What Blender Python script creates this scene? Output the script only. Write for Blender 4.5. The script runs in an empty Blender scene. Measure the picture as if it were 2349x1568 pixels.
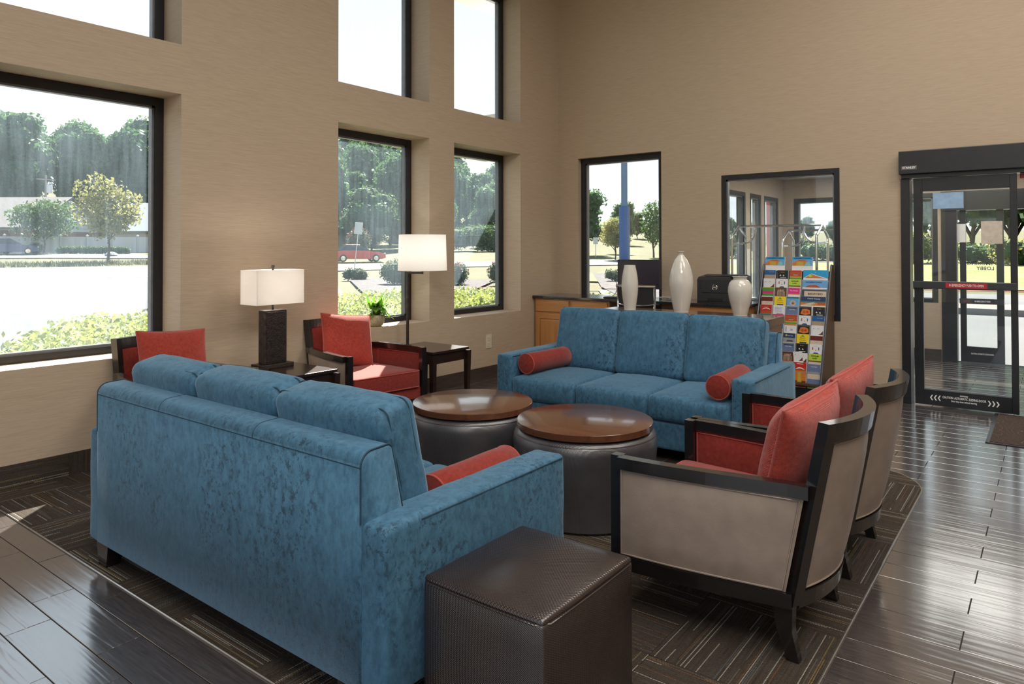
import bpy, bmesh, math, random
from mathutils import Vector, Matrix
import numpy as np
random.seed(7)
RND = random.Random(11)
PI = math.pi
SC = bpy.context.scene
COL = SC.collection

# ------------------------------------------------------------------ camera
XA, YB = -4.933, 7.404          # interior faces of the window wall and of the far wall
CEIL = 5.2
cam = bpy.data.cameras.new('camera')
cam.sensor_width = 36.0
cam.lens = 1617.7 / 2349 * 36
cam.shift_y = -(784 - 548.6) / 2349
cam.clip_start = 0.05
cam.clip_end = 900
camo = bpy.data.objects.new('camera', cam)
COL.objects.link(camo)
_y, _p, _r = (math.radians(a) for a in (37.4594, .8161, .0836))
R0 = Vector((math.cos(_y), math.sin(_y), 0)); F0 = Vector((-math.sin(_y), math.cos(_y), 0)); D0 = Vector((0, 0, -1))
F1 = F0 * math.cos(_p) - D0 * math.sin(_p); D1 = D0 * math.cos(_p) + F0 * math.sin(_p)
R2 = R0 * math.cos(_r) + D1 * math.sin(_r); D2 = D1 * math.cos(_r) - R0 * math.sin(_r)
m = Matrix.Identity(4)
for i in range(3):
    m[i][0] = R2[i]; m[i][1] = -D2[i]; m[i][2] = -F1[i]
m[0][3], m[1][3], m[2][3] = 0, 0, 1.42
camo.matrix_world = m
SC.camera = camo

# ------------------------------------------------------------------ light and exposure
vs = SC.view_settings
SC.display_settings.display_device = 'sRGB'
vs.view_transform = 'Standard'; vs.look = 'None'; vs.exposure = 0.32; vs.gamma = 1.0
vs.use_curve_mapping = False
SC.cycles.max_bounces = 10; SC.cycles.diffuse_bounces = 5; SC.cycles.glossy_bounces = 5
SC.cycles.transmission_bounces = 8; SC.cycles.transparent_max_bounces = 16
SC.cycles.sample_clamp_indirect = 6.0
SC.cycles.caustics_reflective = False; SC.cycles.caustics_refractive = False
SC.cycles.use_adaptive_sampling = True; SC.cycles.adaptive_threshold = 0.02

wd = bpy.data.worlds.new('hazy_sky'); SC.world = wd; wd.use_nodes = True
nt = wd.node_tree; nt.nodes.clear()
_o = nt.nodes.new('ShaderNodeOutputWorld'); _b = nt.nodes.new('ShaderNodeBackground')
_t = nt.nodes.new('ShaderNodeTexCoord'); _s = nt.nodes.new('ShaderNodeSeparateXYZ'); _c = nt.nodes.new('ShaderNodeValToRGB')
_c.color_ramp.elements[0].position = 0.0; _c.color_ramp.elements[0].color = (0.80, 0.835, 0.88, 1)
_c.color_ramp.elements[1].position = 0.9; _c.color_ramp.elements[1].color = (0.34, 0.54, 0.84, 1)
_e = _c.color_ramp.elements.new(0.28); _e.color = (0.76, 0.83, 0.90, 1)
nt.links.new(_t.outputs['Generated'], _s.inputs[0]); nt.links.new(_s.outputs['Z'], _c.inputs[0])
nt.links.new(_c.outputs[0], _b.inputs[0]); _b.inputs[1].default_value = 1.2
nt.links.new(_b.outputs[0], _o.inputs[0])

sun = bpy.data.lights.new('sun', 'SUN'); sun.energy = 21.0; sun.angle = 0.009; sun.color = (1.0, 0.94, 0.84)
suno = bpy.data.objects.new('sun', sun); COL.objects.link(suno)
suno.rotation_euler = Vector((0.471, -0.546, -0.692)).to_track_quat('-Z', 'Y').to_euler()
suno.location = (-30, 35, 45)

def area(name, loc, size, power, color, aim=(0, 0, -1), sy=None):
    l = bpy.data.lights.new(name, 'AREA'); l.energy = power; l.color = color
    l.shape = 'RECTANGLE'; l.size = size; l.size_y = sy or size
    o = bpy.data.objects.new(name, l); COL.objects.link(o); o.location = loc
    o.rotation_euler = Vector(aim).to_track_quat('-Z', 'Y').to_euler()
    return o
# unseen area lights added under the ceiling to lift the lobby's brightness
WARM = (1.0, 0.94, 0.86)
area('fill_light_near', (-0.6, 1.2, CEIL - .03), 2.4, 80, WARM)
area('fill_light_far', (-0.6, 4.6, CEIL - .03), 2.4, 80, WARM)
area('fill_light_right', (2.2, 4.2, CEIL - .03), 2.2, 90, WARM)
area('fill_light_entrance', (1.2, -1.0, CEIL - .03), 2.2, 150, WARM)
area('vestibule_fill_light', (-1.2, 8.9, 2.39), 2.3, 48, (1, .96, .90))  # unseen area light added to brighten the vestibule

# ------------------------------------------------------------------ materials
MATS = {}
def _new(name):
    mt = bpy.data.materials.new(name); mt.use_nodes = True
    return mt, mt.node_tree, mt.node_tree.nodes['Principled BSDF']
def node(nt, t, **kw):
    n = nt.nodes.new(t)
    for k, v in kw.items():
        if hasattr(n, k): setattr(n, k, v)
        else: n.inputs[k].default_value = v
    return n
def coords(nt, kind='Object', scale=(1, 1, 1), rot=(0, 0, 0)):
    tc = nt.nodes.new('ShaderNodeTexCoord'); mp = nt.nodes.new('ShaderNodeMapping')
    mp.inputs['Scale'].default_value = scale; mp.inputs['Rotation'].default_value = rot
    nt.links.new(tc.outputs[kind], mp.inputs[0])
    return mp.outputs[0]
def ramp(nt, fac, stops):
    r = nt.nodes.new('ShaderNodeValToRGB'); cr = r.color_ramp
    while len(cr.elements) > 1: cr.elements.remove(cr.elements[-1])
    for i, (p, c) in enumerate(stops):
        e = cr.elements[0] if i == 0 else cr.elements.new(p)
        e.position = p; e.color = tuple(c) + (1,) if len(c) == 3 else c
    nt.links.new(fac, r.inputs[0]); return r.outputs[0]
def mixc(nt, fac, a, b, mode='MIX'):
    mx = nt.nodes.new('ShaderNodeMix'); mx.data_type = 'RGBA'; mx.blend_type = mode
    for i, v in ((0, fac), (6, a), (7, b)):
        if hasattr(v, 'is_linked') or hasattr(v, 'links'): nt.links.new(v, mx.inputs[i])
        else: mx.inputs[i].default_value = v if not isinstance(v, tuple) or len(v) == 4 else v + (1,)
    return mx.outputs[2]
def mth(nt, op, a, b=None, c=None):
    n = nt.nodes.new('ShaderNodeMath'); n.operation = op
    for i, v in enumerate((a, b, c)):
        if v is None: continue
        if hasattr(v, 'links'): nt.links.new(v, n.inputs[i])
        else: n.inputs[i].default_value = v
    return n.outputs[0]
def bump(nt, h, strength=.3, dist=.01):
    b = nt.nodes.new('ShaderNodeBump'); b.inputs['Strength'].default_value = strength; b.inputs['Distance'].default_value = dist
    nt.links.new(h, b.inputs['Height']); return b.outputs[0]
def noise(nt, vec, scale=5, detail=4, rough=.5, dist=0.0):
    n = nt.nodes.new('ShaderNodeTexNoise'); n.inputs['Scale'].default_value = scale
    n.inputs['Detail'].default_value = detail; n.inputs['Roughness'].default_value = rough; n.inputs['Distortion'].default_value = dist
    nt.links.new(vec, n.inputs['Vector']); return n.outputs['Fac']

def M(name, col=(.5, .5, .5), rough=.5, metal=0., var=.12, nscale=20, bmp=0., bscale=200, coat=0., sheen=0., spec=.5, stretch=(1, 1, 1), kind='Object', trans=0.):
    """general procedural surface: tint variation by noise plus fine relief"""
    if name in MATS: return MATS[name]
    mt, nt, b = _new(name)
    v = coords(nt, kind, stretch)
    n = noise(nt, v, nscale, 3)
    lo = tuple(max(0, c * (1 - var)) for c in col); hi = tuple(min(1, c * (1 + var)) for c in col)
    nt.links.new(ramp(nt, n, [(.3, lo), (.7, hi)]), b.inputs['Base Color'])
    b.inputs['Roughness'].default_value = rough; b.inputs['Metallic'].default_value = metal
    b.inputs['Coat Weight'].default_value = coat; b.inputs['Coat Roughness'].default_value = .12
    b.inputs['Sheen Weight'].default_value = sheen; b.inputs['Specular IOR Level'].default_value = spec
    if trans: b.inputs['Transmission Weight'].default_value = trans
    if bmp:
        nt.links.new(bump(nt, noise(nt, v, bscale, 2), bmp, .004), b.inputs['Normal'])
    MATS[name] = mt; return mt

def m_wallpaper():
    mt, nt, b = _new('wallpaper_beige_grasscloth')
    v = coords(nt, 'Object', (6, 6, 230)); n1 = noise(nt, v, 1.4, 4, .6)
    v2 = coords(nt, 'Object', (7, 7, 420)); n2 = noise(nt, v2, 1.0, 3, .6)
    s = mth(nt, 'MULTIPLY_ADD', n2, .45, mth(nt, 'MULTIPLY', n1, .55))
    c = ramp(nt, s, [(.28, (.370, .284, .198)), (.5, (.45, .352, .255)), (.72, (.52, .415, .308))])
    nt.links.new(c, b.inputs['Base Color']); b.inputs['Roughness'].default_value = .62
    nt.links.new(bump(nt, s, .25, .003), b.inputs['Normal'])
    return mt
def m_velvet():
    mt, nt, b = _new('blue_crushed_velvet')
    v = coords(nt, 'Object', (1, 1, .6)); big = noise(nt, v, 2.6, 6, .62, .3)
    sm = noise(nt, coords(nt, 'Object', (1, 1, .55)), 38, 5, .7, .4); fine = noise(nt, v, 420, 2); sm2 = noise(nt, coords(nt, 'Object', (1, 1, .8)), 44, 8, .8, .35)
    base = ramp(nt, sm, [(.30, (.032, .088, .146)), (.55, (.055, .146, .236)), (.8, (.082, .195, .300))])
    # crushed dark flecks gathered in drifts
    fl = mth(nt, 'MULTIPLY', ramp(nt, big, [(.44, (0, 0, 0)), (.60, (1, 1, 1))]), ramp(nt, sm2, [(.53, (0, 0, 0)), (.565, (1, 1, 1))]))
    c = mixc(nt, mth(nt, 'MULTIPLY', fl, .85), base, (.016, .036, .060, 1))
    nt.links.new(c, b.inputs['Base Color']); b.inputs['Roughness'].default_value = .62
    b.inputs['Sheen Weight'].default_value = .55; b.inputs['Sheen Roughness'].default_value = .35
    b.inputs['Sheen Tint'].default_value = (.55, .80, 1, 1); b.inputs['Specular IOR Level'].default_value = .2
    h = mth(nt, 'MULTIPLY_ADD', fine, .5, mth(nt, 'MULTIPLY', sm, 1.0))
    nt.links.new(bump(nt, h, .35, .004), b.inputs['Normal'])
    return mt
def m_weave(name, c0, c1, rough=.8, sc=260, st=.5, sheen=.3):
    mt, nt, b = _new(name)
    v = coords(nt, 'Object')
    sx = node(nt, 'ShaderNodeSeparateXYZ'); nt.links.new(v, sx.inputs[0])
    a = mth(nt, 'SINE', mth(nt, 'MULTIPLY', mth(nt, 'ADD', sx.outputs[0], sx.outputs[1]), sc * 3))
    c = mth(nt, 'SINE', mth(nt, 'MULTIPLY', mth(nt, 'ADD', sx.outputs[2], mth(nt, 'MULTIPLY', sx.outputs[0], .31)), sc * 3))
    w = mth(nt, 'MULTIPLY', a, c)
    n = noise(nt, v, 60, 4, .6)
    nt.links.new(ramp(nt, n, [(.3, c0), (.7, c1)]), b.inputs['Base Color'])
    b.inputs['Roughness'].default_value = rough; b.inputs['Sheen Weight'].default_value = sheen
    b.inputs['Sheen Roughness'].default_value = .4; b.inputs['Specular IOR Level'].default_value = .15
    nt.links.new(bump(nt, mth(nt, 'ADD', w, n), st, .002), b.inputs['Normal'])
    return mt
def m_leather(name, c0, c1, rough, cell=.011, spec=.5):
    """basket-weave embossed vinyl"""
    mt, nt, b = _new(name)
    v = coords(nt, 'Object')
    sx = node(nt, 'ShaderNodeSeparateXYZ'); nt.links.new(v, sx.inputs[0])
    k = PI / cell
    a = mth(nt, 'SINE', mth(nt, 'MULTIPLY', mth(nt, 'ADD', sx.outputs[0], mth(nt, 'MULTIPLY', sx.outputs[2], .9)), k))
    c = mth(nt, 'SINE', mth(nt, 'MULTIPLY', mth(nt, 'ADD', sx.outputs[1], mth(nt, 'MULTIPLY', sx.outputs[2], .9)), k))
    w = mth(nt, 'MULTIPLY', a, c)
    nt.links.new(ramp(nt, noise(nt, v, 9, 3), [(.3, c0), (.7, c1)]), b.inputs['Base Color'])
    b.inputs['Roughness'].default_value = rough; b.inputs['Specular IOR Level'].default_value = spec
    b.inputs['Coat Weight'].default_value = .35; b.inputs['Coat Roughness'].default_value = .20; b.inputs['Coat IOR'].default_value = 1.6
    nt.links.new(bump(nt, w, .45, .0012), b.inputs['Normal'])
    return mt
def m_wood(name, c0, c1, rough=.3, axis='X', sc=1., coat=.0, bmp=.08):
    mt, nt, b = _new(name)
    st = {'X': (2, 30, 30), 'Y': (30, 2, 30), 'Z': (30, 30, 2)}[axis]
    v = coords(nt, 'Object', tuple(s * sc for s in st)); n = noise(nt, v, 1.2, 6, .6, .8)
    nt.links.new(ramp(nt, n, [(.28, c0), (.72, c1)]), b.inputs['Base Color'])
    b.inputs['Roughness'].default_value = rough; b.inputs['Coat Weight'].default_value = coat; b.inputs['Coat Roughness'].default_value = .08
    if bmp: nt.links.new(bump(nt, n, bmp, .002), b.inputs['Normal'])
    return mt
def m_floor_tile():
    """dark brown wood-look porcelain plank, hand-scraped ripples along the plank"""
    mt, nt, b = _new('dark_plank_tile')
    oi = node(nt, 'ShaderNodeObjectInfo')
    geo = node(nt, 'ShaderNodeNewGeometry')
    mp = node(nt, 'ShaderNodeMapping'); mp.inputs['Scale'].default_value = (1.1, 15, 1)
    nt.links.new(geo.outputs['Position'], mp.inputs[0])
    add = node(nt, 'ShaderNodeVectorMath'); add.operation = 'ADD'
    cb = node(nt, 'ShaderNodeCombineXYZ'); nt.links.new(mth(nt, 'MULTIPLY', oi.outputs['Random'], 40), cb.inputs[2])
    nt.links.new(mp.outputs[0], add.inputs[0]); nt.links.new(cb.outputs[0], add.inputs[1])
    rip = noise(nt, add.outputs[0], 1.7, 1.5, .5, .5)
    fine = noise(nt, add.outputs[0], 9, 4, .6)
    c = ramp(nt, fine, [(.3, (.052, .042, .040)), (.7, (.105, .090, .088))])
    c = mixc(nt, mth(nt, 'MULTIPLY', oi.outputs['Random'], .35), c, (.040, .033, .032, 1))
    nt.links.new(c, b.inputs['Base Color'])
    b.inputs['Specular IOR Level'].default_value = 1.0; b.inputs['Coat Weight'].default_value = .9; b.inputs['Coat Roughness'].default_value = .15; b.inputs['Coat IOR'].default_value = 1.95
    nt.links.new(mth(nt, 'MULTIPLY_ADD', fine, .08, .12), b.inputs['Roughness'])
    nt.links.new(bump(nt, mth(nt, 'MULTIPLY_ADD', fine, .04, rip), .34, .010), b.inputs['Normal'])
    return mt
def m_carpet():
    """striped carpet square; UV u runs along the stripes, v across"""
    mt, nt, b = _new('striped_carpet_square')
    tc = node(nt, 'ShaderNodeTexCoord'); sx = node(nt, 'ShaderNodeSeparateXYZ'); nt.links.new(tc.outputs['UV'], sx.inputs[0])
    oi = node(nt, 'ShaderNodeObjectInfo')
    rnd = mth(nt, 'MULTIPLY', oi.outputs['Random'], 97.0)
    N = 74
    vv = mth(nt, 'MULTIPLY', sx.outputs[1], N)
    idx = mth(nt, 'FLOOR', vv); fr = mth(nt, 'FRACT', vv)
    w1 = node(nt, 'ShaderNodeTexWhiteNoise', noise_dimensions='2D')
    cb = node(nt, 'ShaderNodeCombineXYZ'); nt.links.new(idx, cb.inputs[0]); nt.links.new(rnd, cb.inputs[1]); nt.links.new(cb.outputs[0], w1.inputs['Vector'])
    w2 = node(nt, 'ShaderNodeTexWhiteNoise', noise_dimensions='2D')
    cb2 = node(nt, 'ShaderNodeCombineXYZ'); nt.links.new(mth(nt, 'ADD', idx, 500), cb2.inputs[0]); nt.links.new(rnd, cb2.inputs[1]); nt.links.new(cb2.outputs[0], w2.inputs['Vector'])
    isl = mth(nt, 'GREATER_THAN', w1.outputs['Value'], .66)
    thin = mth(nt, 'LESS_THAN', mth(nt, 'ABSOLUTE', mth(nt, 'SUBTRACT', fr, .5)), .27)
    # each line runs only part of the way and is broken into stitches
    cb3 = node(nt, 'ShaderNodeCombineXYZ'); nt.links.new(mth(nt, 'MULTIPLY', sx.outputs[0], 1.7), cb3.inputs[0]); nt.links.new(mth(nt, 'MULTIPLY_ADD', idx, 3.7, rnd), cb3.inputs[1])
    run = mth(nt, 'GREATER_THAN', noise(nt, cb3.outputs[0], 1.0, 0), .43)
    st = mth(nt, 'LESS_THAN', mth(nt, 'FRACT', mth(nt, 'MULTIPLY_ADD', sx.outputs[0], 52, mth(nt, 'MULTIPLY', idx, .37))), .80)
    line = mth(nt, 'MULTIPLY', mth(nt, 'MULTIPLY', isl, thin), mth(nt, 'MULTIPLY', run, st))
    lc = ramp(nt, w2.outputs['Value'], [(0, (.60, .57, .48)), (.16, (.22, .20, .17)), (.42, (.36, .25, .10)), (.56, (.26, .12, .06)), (.70, (.16, .17, .18)), (.86, (.55, .54, .48))])
    lc.node.color_ramp.interpolation = 'CONSTANT'
    cb4 = node(nt, 'ShaderNodeCombineXYZ'); nt.links.new(mth(nt, 'MULTIPLY', sx.outputs[0], 2), cb4.inputs[0]); nt.links.new(mth(nt, 'MULTIPLY', sx.outputs[1], 60), cb4.inputs[1]); nt.links.new(rnd, cb4.inputs[2])
    band = noise(nt, cb4.outputs[0], 1.0, 3, .7)
    geo = node(nt, 'ShaderNodeNewGeometry')
    pile = noise(nt, geo.outputs['Position'], 230, 2, .6)
    patch = noise(nt, geo.outputs['Position'], 1.7, 2)
    base = ramp(nt, band, [(.30, (.050, .036, .027)), (.46, (.095, .070, .052)), (.56, (.12, .092, .070)), (.68, (.090, .098, .102))])
    base = mixc(nt, mth(nt, 'MULTIPLY', patch, .5), base, (.085, .075, .068, 1))
    c = mixc(nt, line, base, lc)
    c = mixc(nt, mth(nt, 'MULTIPLY', pile, .9), c, (.008, .006, .005, 1))
    nt.links.new(c, b.inputs['Base Color']); b.inputs['Roughness'].default_value = .95; b.inputs['Specular IOR Level'].default_value = .1
    nt.links.new(bump(nt, mth(nt, 'MULTIPLY_ADD', line, .4, pile), .9, .006), b.inputs['Normal'])
    return mt
def m_glass(name='window_glass', dust=.028, tint=(.97, .985, .98)):
    """clear pane with a dry film of dust that catches light"""
    mt, nt, b = _new(name); nt.nodes.remove(b); out = nt.nodes['Material Output']
    tr = node(nt, 'ShaderNodeBsdfTransparent'); tr.inputs[0].default_value = tint + (1,)
    gl = node(nt, 'ShaderNodeBsdfGlossy'); gl.inputs['Roughness'].default_value = .0; gl.inputs[0].default_value = (1, 1, 1, 1)
    fr = node(nt, 'ShaderNodeFresnel'); fr.inputs[0].default_value = 1.45
    geo = node(nt, 'ShaderNodeNewGeometry')
    frr = mth(nt, 'MULTIPLY', fr.outputs[0], mth(nt, 'SUBTRACT', 1.0, geo.outputs['Backfacing']))
    mx = node(nt, 'ShaderNodeMixShader'); nt.links.new(frr, mx.inputs[0]); nt.links.new(tr.outputs[0], mx.inputs[1]); nt.links.new(gl.outputs[0], mx.inputs[2])
    df = node(nt, 'ShaderNodeBsdfTranslucent'); df.inputs[0].default_value = (.66, .84, 1.0, 1)  # dust film tinted blue, so it also stands in for aerial haze
    v = coords(nt, 'Object', (26, 26, 2.2)); n = noise(nt, v, 1.0, 5, .7)
    v2 = coords(nt, 'Object'); n2 = noise(nt, v2, 1.3, 2)
    d = mth(nt, 'MULTIPLY', mth(nt, 'MULTIPLY', n, n2), dust * 4)
    mx2 = node(nt, 'ShaderNodeMixShader'); nt.links.new(d, mx2.inputs[0]); nt.links.new(mx.outputs[0], mx2.inputs[1]); nt.links.new(df.outputs[0], mx2.inputs[2])
    nt.links.new(mx2.outputs[0], out.inputs[0])
    return mt
def m_shade():
    mt, nt, b = _new('white_fabric_lamp_shade'); out = nt.nodes['Material Output']
    v = coords(nt, 'Object', (1, 1, 1)); n = noise(nt, v, 220, 2)
    c = ramp(nt, n, [(.3, (.80, .77, .73)), (.7, (.88, .85, .81))])
    nt.links.new(c, b.inputs['Base Color']); b.inputs['Roughness'].default_value = .9
    t = node(nt, 'ShaderNodeBsdfTranslucent'); nt.links.new(c, t.inputs[0])
    mx = node(nt, 'ShaderNodeMixShader'); mx.inputs[0].default_value = .45
    nt.links.new(b.outputs[0], mx.inputs[1]); nt.links.new(t.outputs[0], mx.inputs[2]); nt.links.new(mx.outputs[0], out.inputs[0])
    return mt
def m_leaf(name, c0, c1, c2, tr=.35, scale=6):
    mt, nt, b = _new(name); out = nt.nodes['Material Output']
    oi = node(nt, 'ShaderNodeObjectInfo'); geo = node(nt, 'ShaderNodeNewGeometry')
    add = node(nt, 'ShaderNodeVectorMath'); add.operation = 'ADD'
    cb = node(nt, 'ShaderNodeCombineXYZ'); nt.links.new(mth(nt, 'MULTIPLY', oi.outputs['Random'], 50), cb.inputs[0])
    nt.links.new(geo.outputs['Position'], add.inputs[0]); nt.links.new(cb.outputs[0], add.inputs[1])
    n = noise(nt, add.outputs[0], scale, 4, .7)
    c = ramp(nt, n, [(.3, c0), (.5, c1), (.7, c2)])
    nt.links.new(c, b.inputs['Base Color']); b.inputs['Roughness'].default_value = .6
    t = node(nt, 'ShaderNodeBsdfTranslucent'); nt.links.new(c, t.inputs[0])
    mx = node(nt, 'ShaderNodeMixShader'); mx.inputs[0].default_value = tr
    nt.links.new(b.outputs[0], mx.inputs[1]); nt.links.new(t.outputs[0], mx.inputs[2]); nt.links.new(mx.outputs[0], out.inputs[0])
    return mt

WALL = m_wallpaper(); VELVET = m_velvet()
RED = m_weave('coral_red_weave', (.29, .036, .024), (.42, .062, .042), sc=330, st=.55)
RED2 = m_weave('red_seat_fabric', (.185, .022, .016), (.27, .036, .026), sc=420, st=.35)
TAN = M('tan_vinyl', (.275, .212, .172), .42, var=.10, nscale=14, bmp=.12, bscale=260)
BLACKWOOD = m_wood('espresso_black_wood', (.006, .005, .005), (.014, .010, .009), .22, 'X', coat=.5, bmp=.03)
DARKWOOD = m_wood('dark_brown_wood', (.012, .006, .005), (.030, .016, .012), .26, 'X', coat=.4, bmp=.04)
WALNUT = m_wood('walnut_veneer', (.080, .030, .015), (.145, .060, .031), .20, 'X', .5, coat=.5, bmp=.02)
OAK = m_wood('honey_oak', (.36, .155, .045), (.52, .245, .082), .35, 'Z', .8, coat=.25, bmp=.05)
OAKH = m_wood('honey_oak_across', (.36, .155, .045), (.52, .245, .082), .35, 'X', .8, coat=.25, bmp=.05)
OTTO = m_leather('brown_basketweave_vinyl', (.015, .0075, .006), (.025, .0135, .011), .30, .0056, 1.)
OTTO2 = m_leather('charcoal_basketweave_vinyl', (.036, .034, .038), (.056, .053, .058), .34, .0056, 1.)
TILE = m_floor_tile(); CARPET = m_carpet()
GLASS = m_glass(); GLASSD = m_glass('door_glass', .012)
SHADE = m_shade()
FRAME = M('black_window_frame', (.012, .013, .016), .35, var=.2, spec=.5)
DOORMET = M('black_anodised_aluminium', (.011, .011, .014), .32, var=.2, metal=.0)
CERAMIC = M('cream_glazed_ceramic', (.62, .59, .53), .10, var=.06, nscale=5, coat=.6)
CHROME = M('polished_chrome', (.78, .78, .80), .12, metal=1., var=.04)
BLACKP = M('black_plastic', (.014, .015, .018), .35, var=.15)
DARKP = M('charcoal_plastic', (.028, .030, .036), .38, var=.12)
COUNTER = M('black_speckled_laminate', (.020, .023, .027), .14, var=.6, nscale=240, coat=.4)
PLASTER = M('white_plaster', (.70, .68, .63), .8, var=.04)
IVORY = M('ivory_plastic', (.62, .55, .42), .4, var=.04)
BASET = M('dark_base_tile', (.055, .040, .034), .35, var=.25, nscale=6, stretch=(1, 1, 8))
GROUT = M('dark_grout', (.020, .017, .016), .8, var=.2)
METALSTRIP = M('aluminium_edge_strip', (.55, .54, .52), .3, metal=.9, var=.1)
WHITE = M('white_print', (.80, .80, .80), .5, var=.03)

# ------------------------------------------------------------------ object helpers
def link(o, parent=None):
    COL.objects.link(o)
    if parent is not None: o.parent = parent
    return o
def mesh_obj(name, verts, faces, mat=None, parent=None, smooth=False, mats=None, fm=None):
    me = bpy.data.meshes.new(name); me.from_pydata([tuple(v) for v in verts], [], [tuple(f) for f in faces])
    for mm in (mats or ([mat] if mat else [])): me.materials.append(mm)
    if fm: me.polygons.foreach_set('material_index', fm)
    if smooth: me.polygons.foreach_set('use_smooth', [True] * len(me.polygons))
    me.update()
    return link(bpy.data.objects.new(name, me), parent)
class B:
    """collects shapes of one part into one mesh"""
    def __init__(s): s.v = []; s.f = []; s.sm = []
    def add(s, vs, fs, smooth=False, mx=None):
        o = len(s.v)
        s.v += [tuple(mx @ Vector(v)) if mx else tuple(v) for v in vs]
        s.f += [tuple(i + o for i in f) for f in fs]; s.sm += [smooth] * len(fs); return s
    def box(s, x0, x1, y0, y1, z0, z1, bev=0., mx=None):
        if bev > 0:
            v, f = rbox((x1 - x0) / 2, (y1 - y0) / 2, (z1 - z0) / 2, bev, (1, 1, 1), 1)
            T = Matrix.Translation(((x0 + x1) / 2, (y0 + y1) / 2, (z0 + z1) / 2))
            return s.add(v, f, False, (mx @ T) if mx else T)
        v = [(x0, y0, z0), (x1, y0, z0), (x1, y1, z0), (x0, y1, z0), (x0, y0, z1), (x1, y0, z1), (x1, y1, z1), (x0, y1, z1)]
        f = [(0, 3, 2, 1), (4, 5, 6, 7), (0, 1, 5, 4), (1, 2, 6, 5), (2, 3, 7, 6), (3, 0, 4, 7)]
        return s.add(v, f, False, mx)
    def tube(s, pts, r, n=10, closed=False, mx=None):
        v, f = tube(pts, r, n, closed); return s.add(v, f, True, mx)
    def lathe(s, prof, n=32, mx=None, c=(0, 0)):
        v, f = lathe(prof, n, c); return s.add(v, f, True, mx)
    def prism(s, poly, z0, z1, axis='Z', mx=None):
        """extrude a polygon given in the two other axes"""
        n = len(poly)
        def P(a, b, c): return {'Z': (a, b, c), 'X': (c, a, b), 'Y': (a, c, b)}[axis]
        v = [P(a, b, z0) for a, b in poly] + [P(a, b, z1) for a, b in poly]
        f = [tuple(range(n))[::-1], tuple(range(n, 2 * n))] + [(i, (i + 1) % n, n + (i + 1) % n, n + i) for i in range(n)]
        return s.add(v, f, False, mx)
    def out(s, name, mat, parent=None, smooth=None):
        me = bpy.data.meshes.new(name); me.from_pydata(s.v, [], s.f); me.materials.append(mat)
        me.polygons.foreach_set('use_smooth', [bool(x) for x in s.sm] if smooth is None else [smooth] * len(s.f))
        me.update()
        bm = bmesh.new(); bm.from_mesh(me); bmesh.ops.recalc_face_normals(bm, faces=bm.faces)
        for e in bm.edges:
            if len(e.link_faces) == 2 and e.calc_face_angle(0) > .62: e.smooth = False
        bm.to_mesh(me); bm.free()
        return link(bpy.data.objects.new(name, me), parent)
def rbox(hx, hy, hz, r, n=(4, 4, 4), rs=3):
    """rounded box as a welded quad grid"""
    def ts(h, k):
        a = [-h + r * (1 - math.cos(PI / 2 * i / rs)) for i in range(rs)] if r > 0 else []
        inner = [-(h - r) + 2 * (h - r) * i / k for i in range(k + 1)]
        return a + inner + [-x for x in reversed(a)]
    X, Y, Z = ts(hx, n[0]), ts(hy, n[1]), ts(hz, n[2]); key = {}; V = []; F = []
    def P(x, y, z):
        k = (round(x, 6), round(y, 6), round(z, 6))
        if k in key: return key[k]
        i = Vector((max(-(hx - r), min(hx - r, x)), max(-(hy - r), min(hy - r, y)), max(-(hz - r), min(hz - r, z))))
        d = Vector((x, y, z)) - i
        # push the cube-surface offset out to the sphere
        p = i + d.normalized() * r if d.length > 1e-9 else Vector((x, y, z))
        key[k] = len(V); V.append(p); return key[k]
    for S, A, Bx, fn in ((hz, X, Y, lambda a, b, c: (a, b, c)), (hx, Y, Z, lambda a, b, c: (c, a, b)), (hy, Z, X, lambda a, b, c: (b, c, a))):
        for sg in (-1, 1):
            for i in range(len(A) - 1):
                for j in range(len(Bx) - 1):
                    q = [P(*fn(A[i], Bx[j], sg * S)), P(*fn(A[i + 1], Bx[j], sg * S)), P(*fn(A[i + 1], Bx[j + 1], sg * S)), P(*fn(A[i], Bx[j + 1], sg * S))]
                    F.append(tuple(q if sg > 0 else q[::-1]))
    return V, F
def tube(pts, r, n=10, closed=False):
    P = [Vector(p) for p in pts]; V = []; F = []; k = len(P)
    up = None
    for i, p in enumerate(P):
        if closed: t = (P[(i + 1) % k] - P[i - 1])
        else: t = (P[min(i + 1, k - 1)] - P[max(i - 1, 0)])
        t.normalize()
        if up is None: up = t.orthogonal().normalized()
        up = (up - t * up.dot(t)); up = up.normalized() if up.length > 1e-6 else t.orthogonal().normalized()
        s = t.cross(up); rr = r[i] if isinstance(r, (list, tuple)) else r
        for j in range(n):
            a = 2 * PI * j / n; V.append(p + (up * math.cos(a) + s * math.sin(a)) * rr)
    for i in range(k if closed else k - 1):
        for j in range(n):
            a = i * n + j; b = i * n + (j + 1) % n; c = ((i + 1) % k) * n + (j + 1) % n; d = ((i + 1) % k) * n + j
            F.append((a, b, c, d))
    if not closed:
        F.append(tuple(range(n))[::-1]); F.append(tuple(range((k - 1) * n, k * n)))
    return V, F
def lathe(prof, n=32, c=(0, 0)):
    V = []; F = []
    for (r, z) in prof:
        for j in range(n):
            a = 2 * PI * j / n; V.append((c[0] + r * math.cos(a), c[1] + r * math.sin(a), z))
    for i in range(len(prof) - 1):
        for j in range(n):
            F.append((i * n + j, i * n + (j + 1) % n, (i + 1) * n + (j + 1) % n, (i + 1) * n + j))
    if prof[0][0] > 1e-5: F.append(tuple(range(n))[::-1])
    if prof[-1][0] > 1e-5: F.append(tuple(range((len(prof) - 1) * n, len(prof) * n)))
    return V, F
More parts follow.
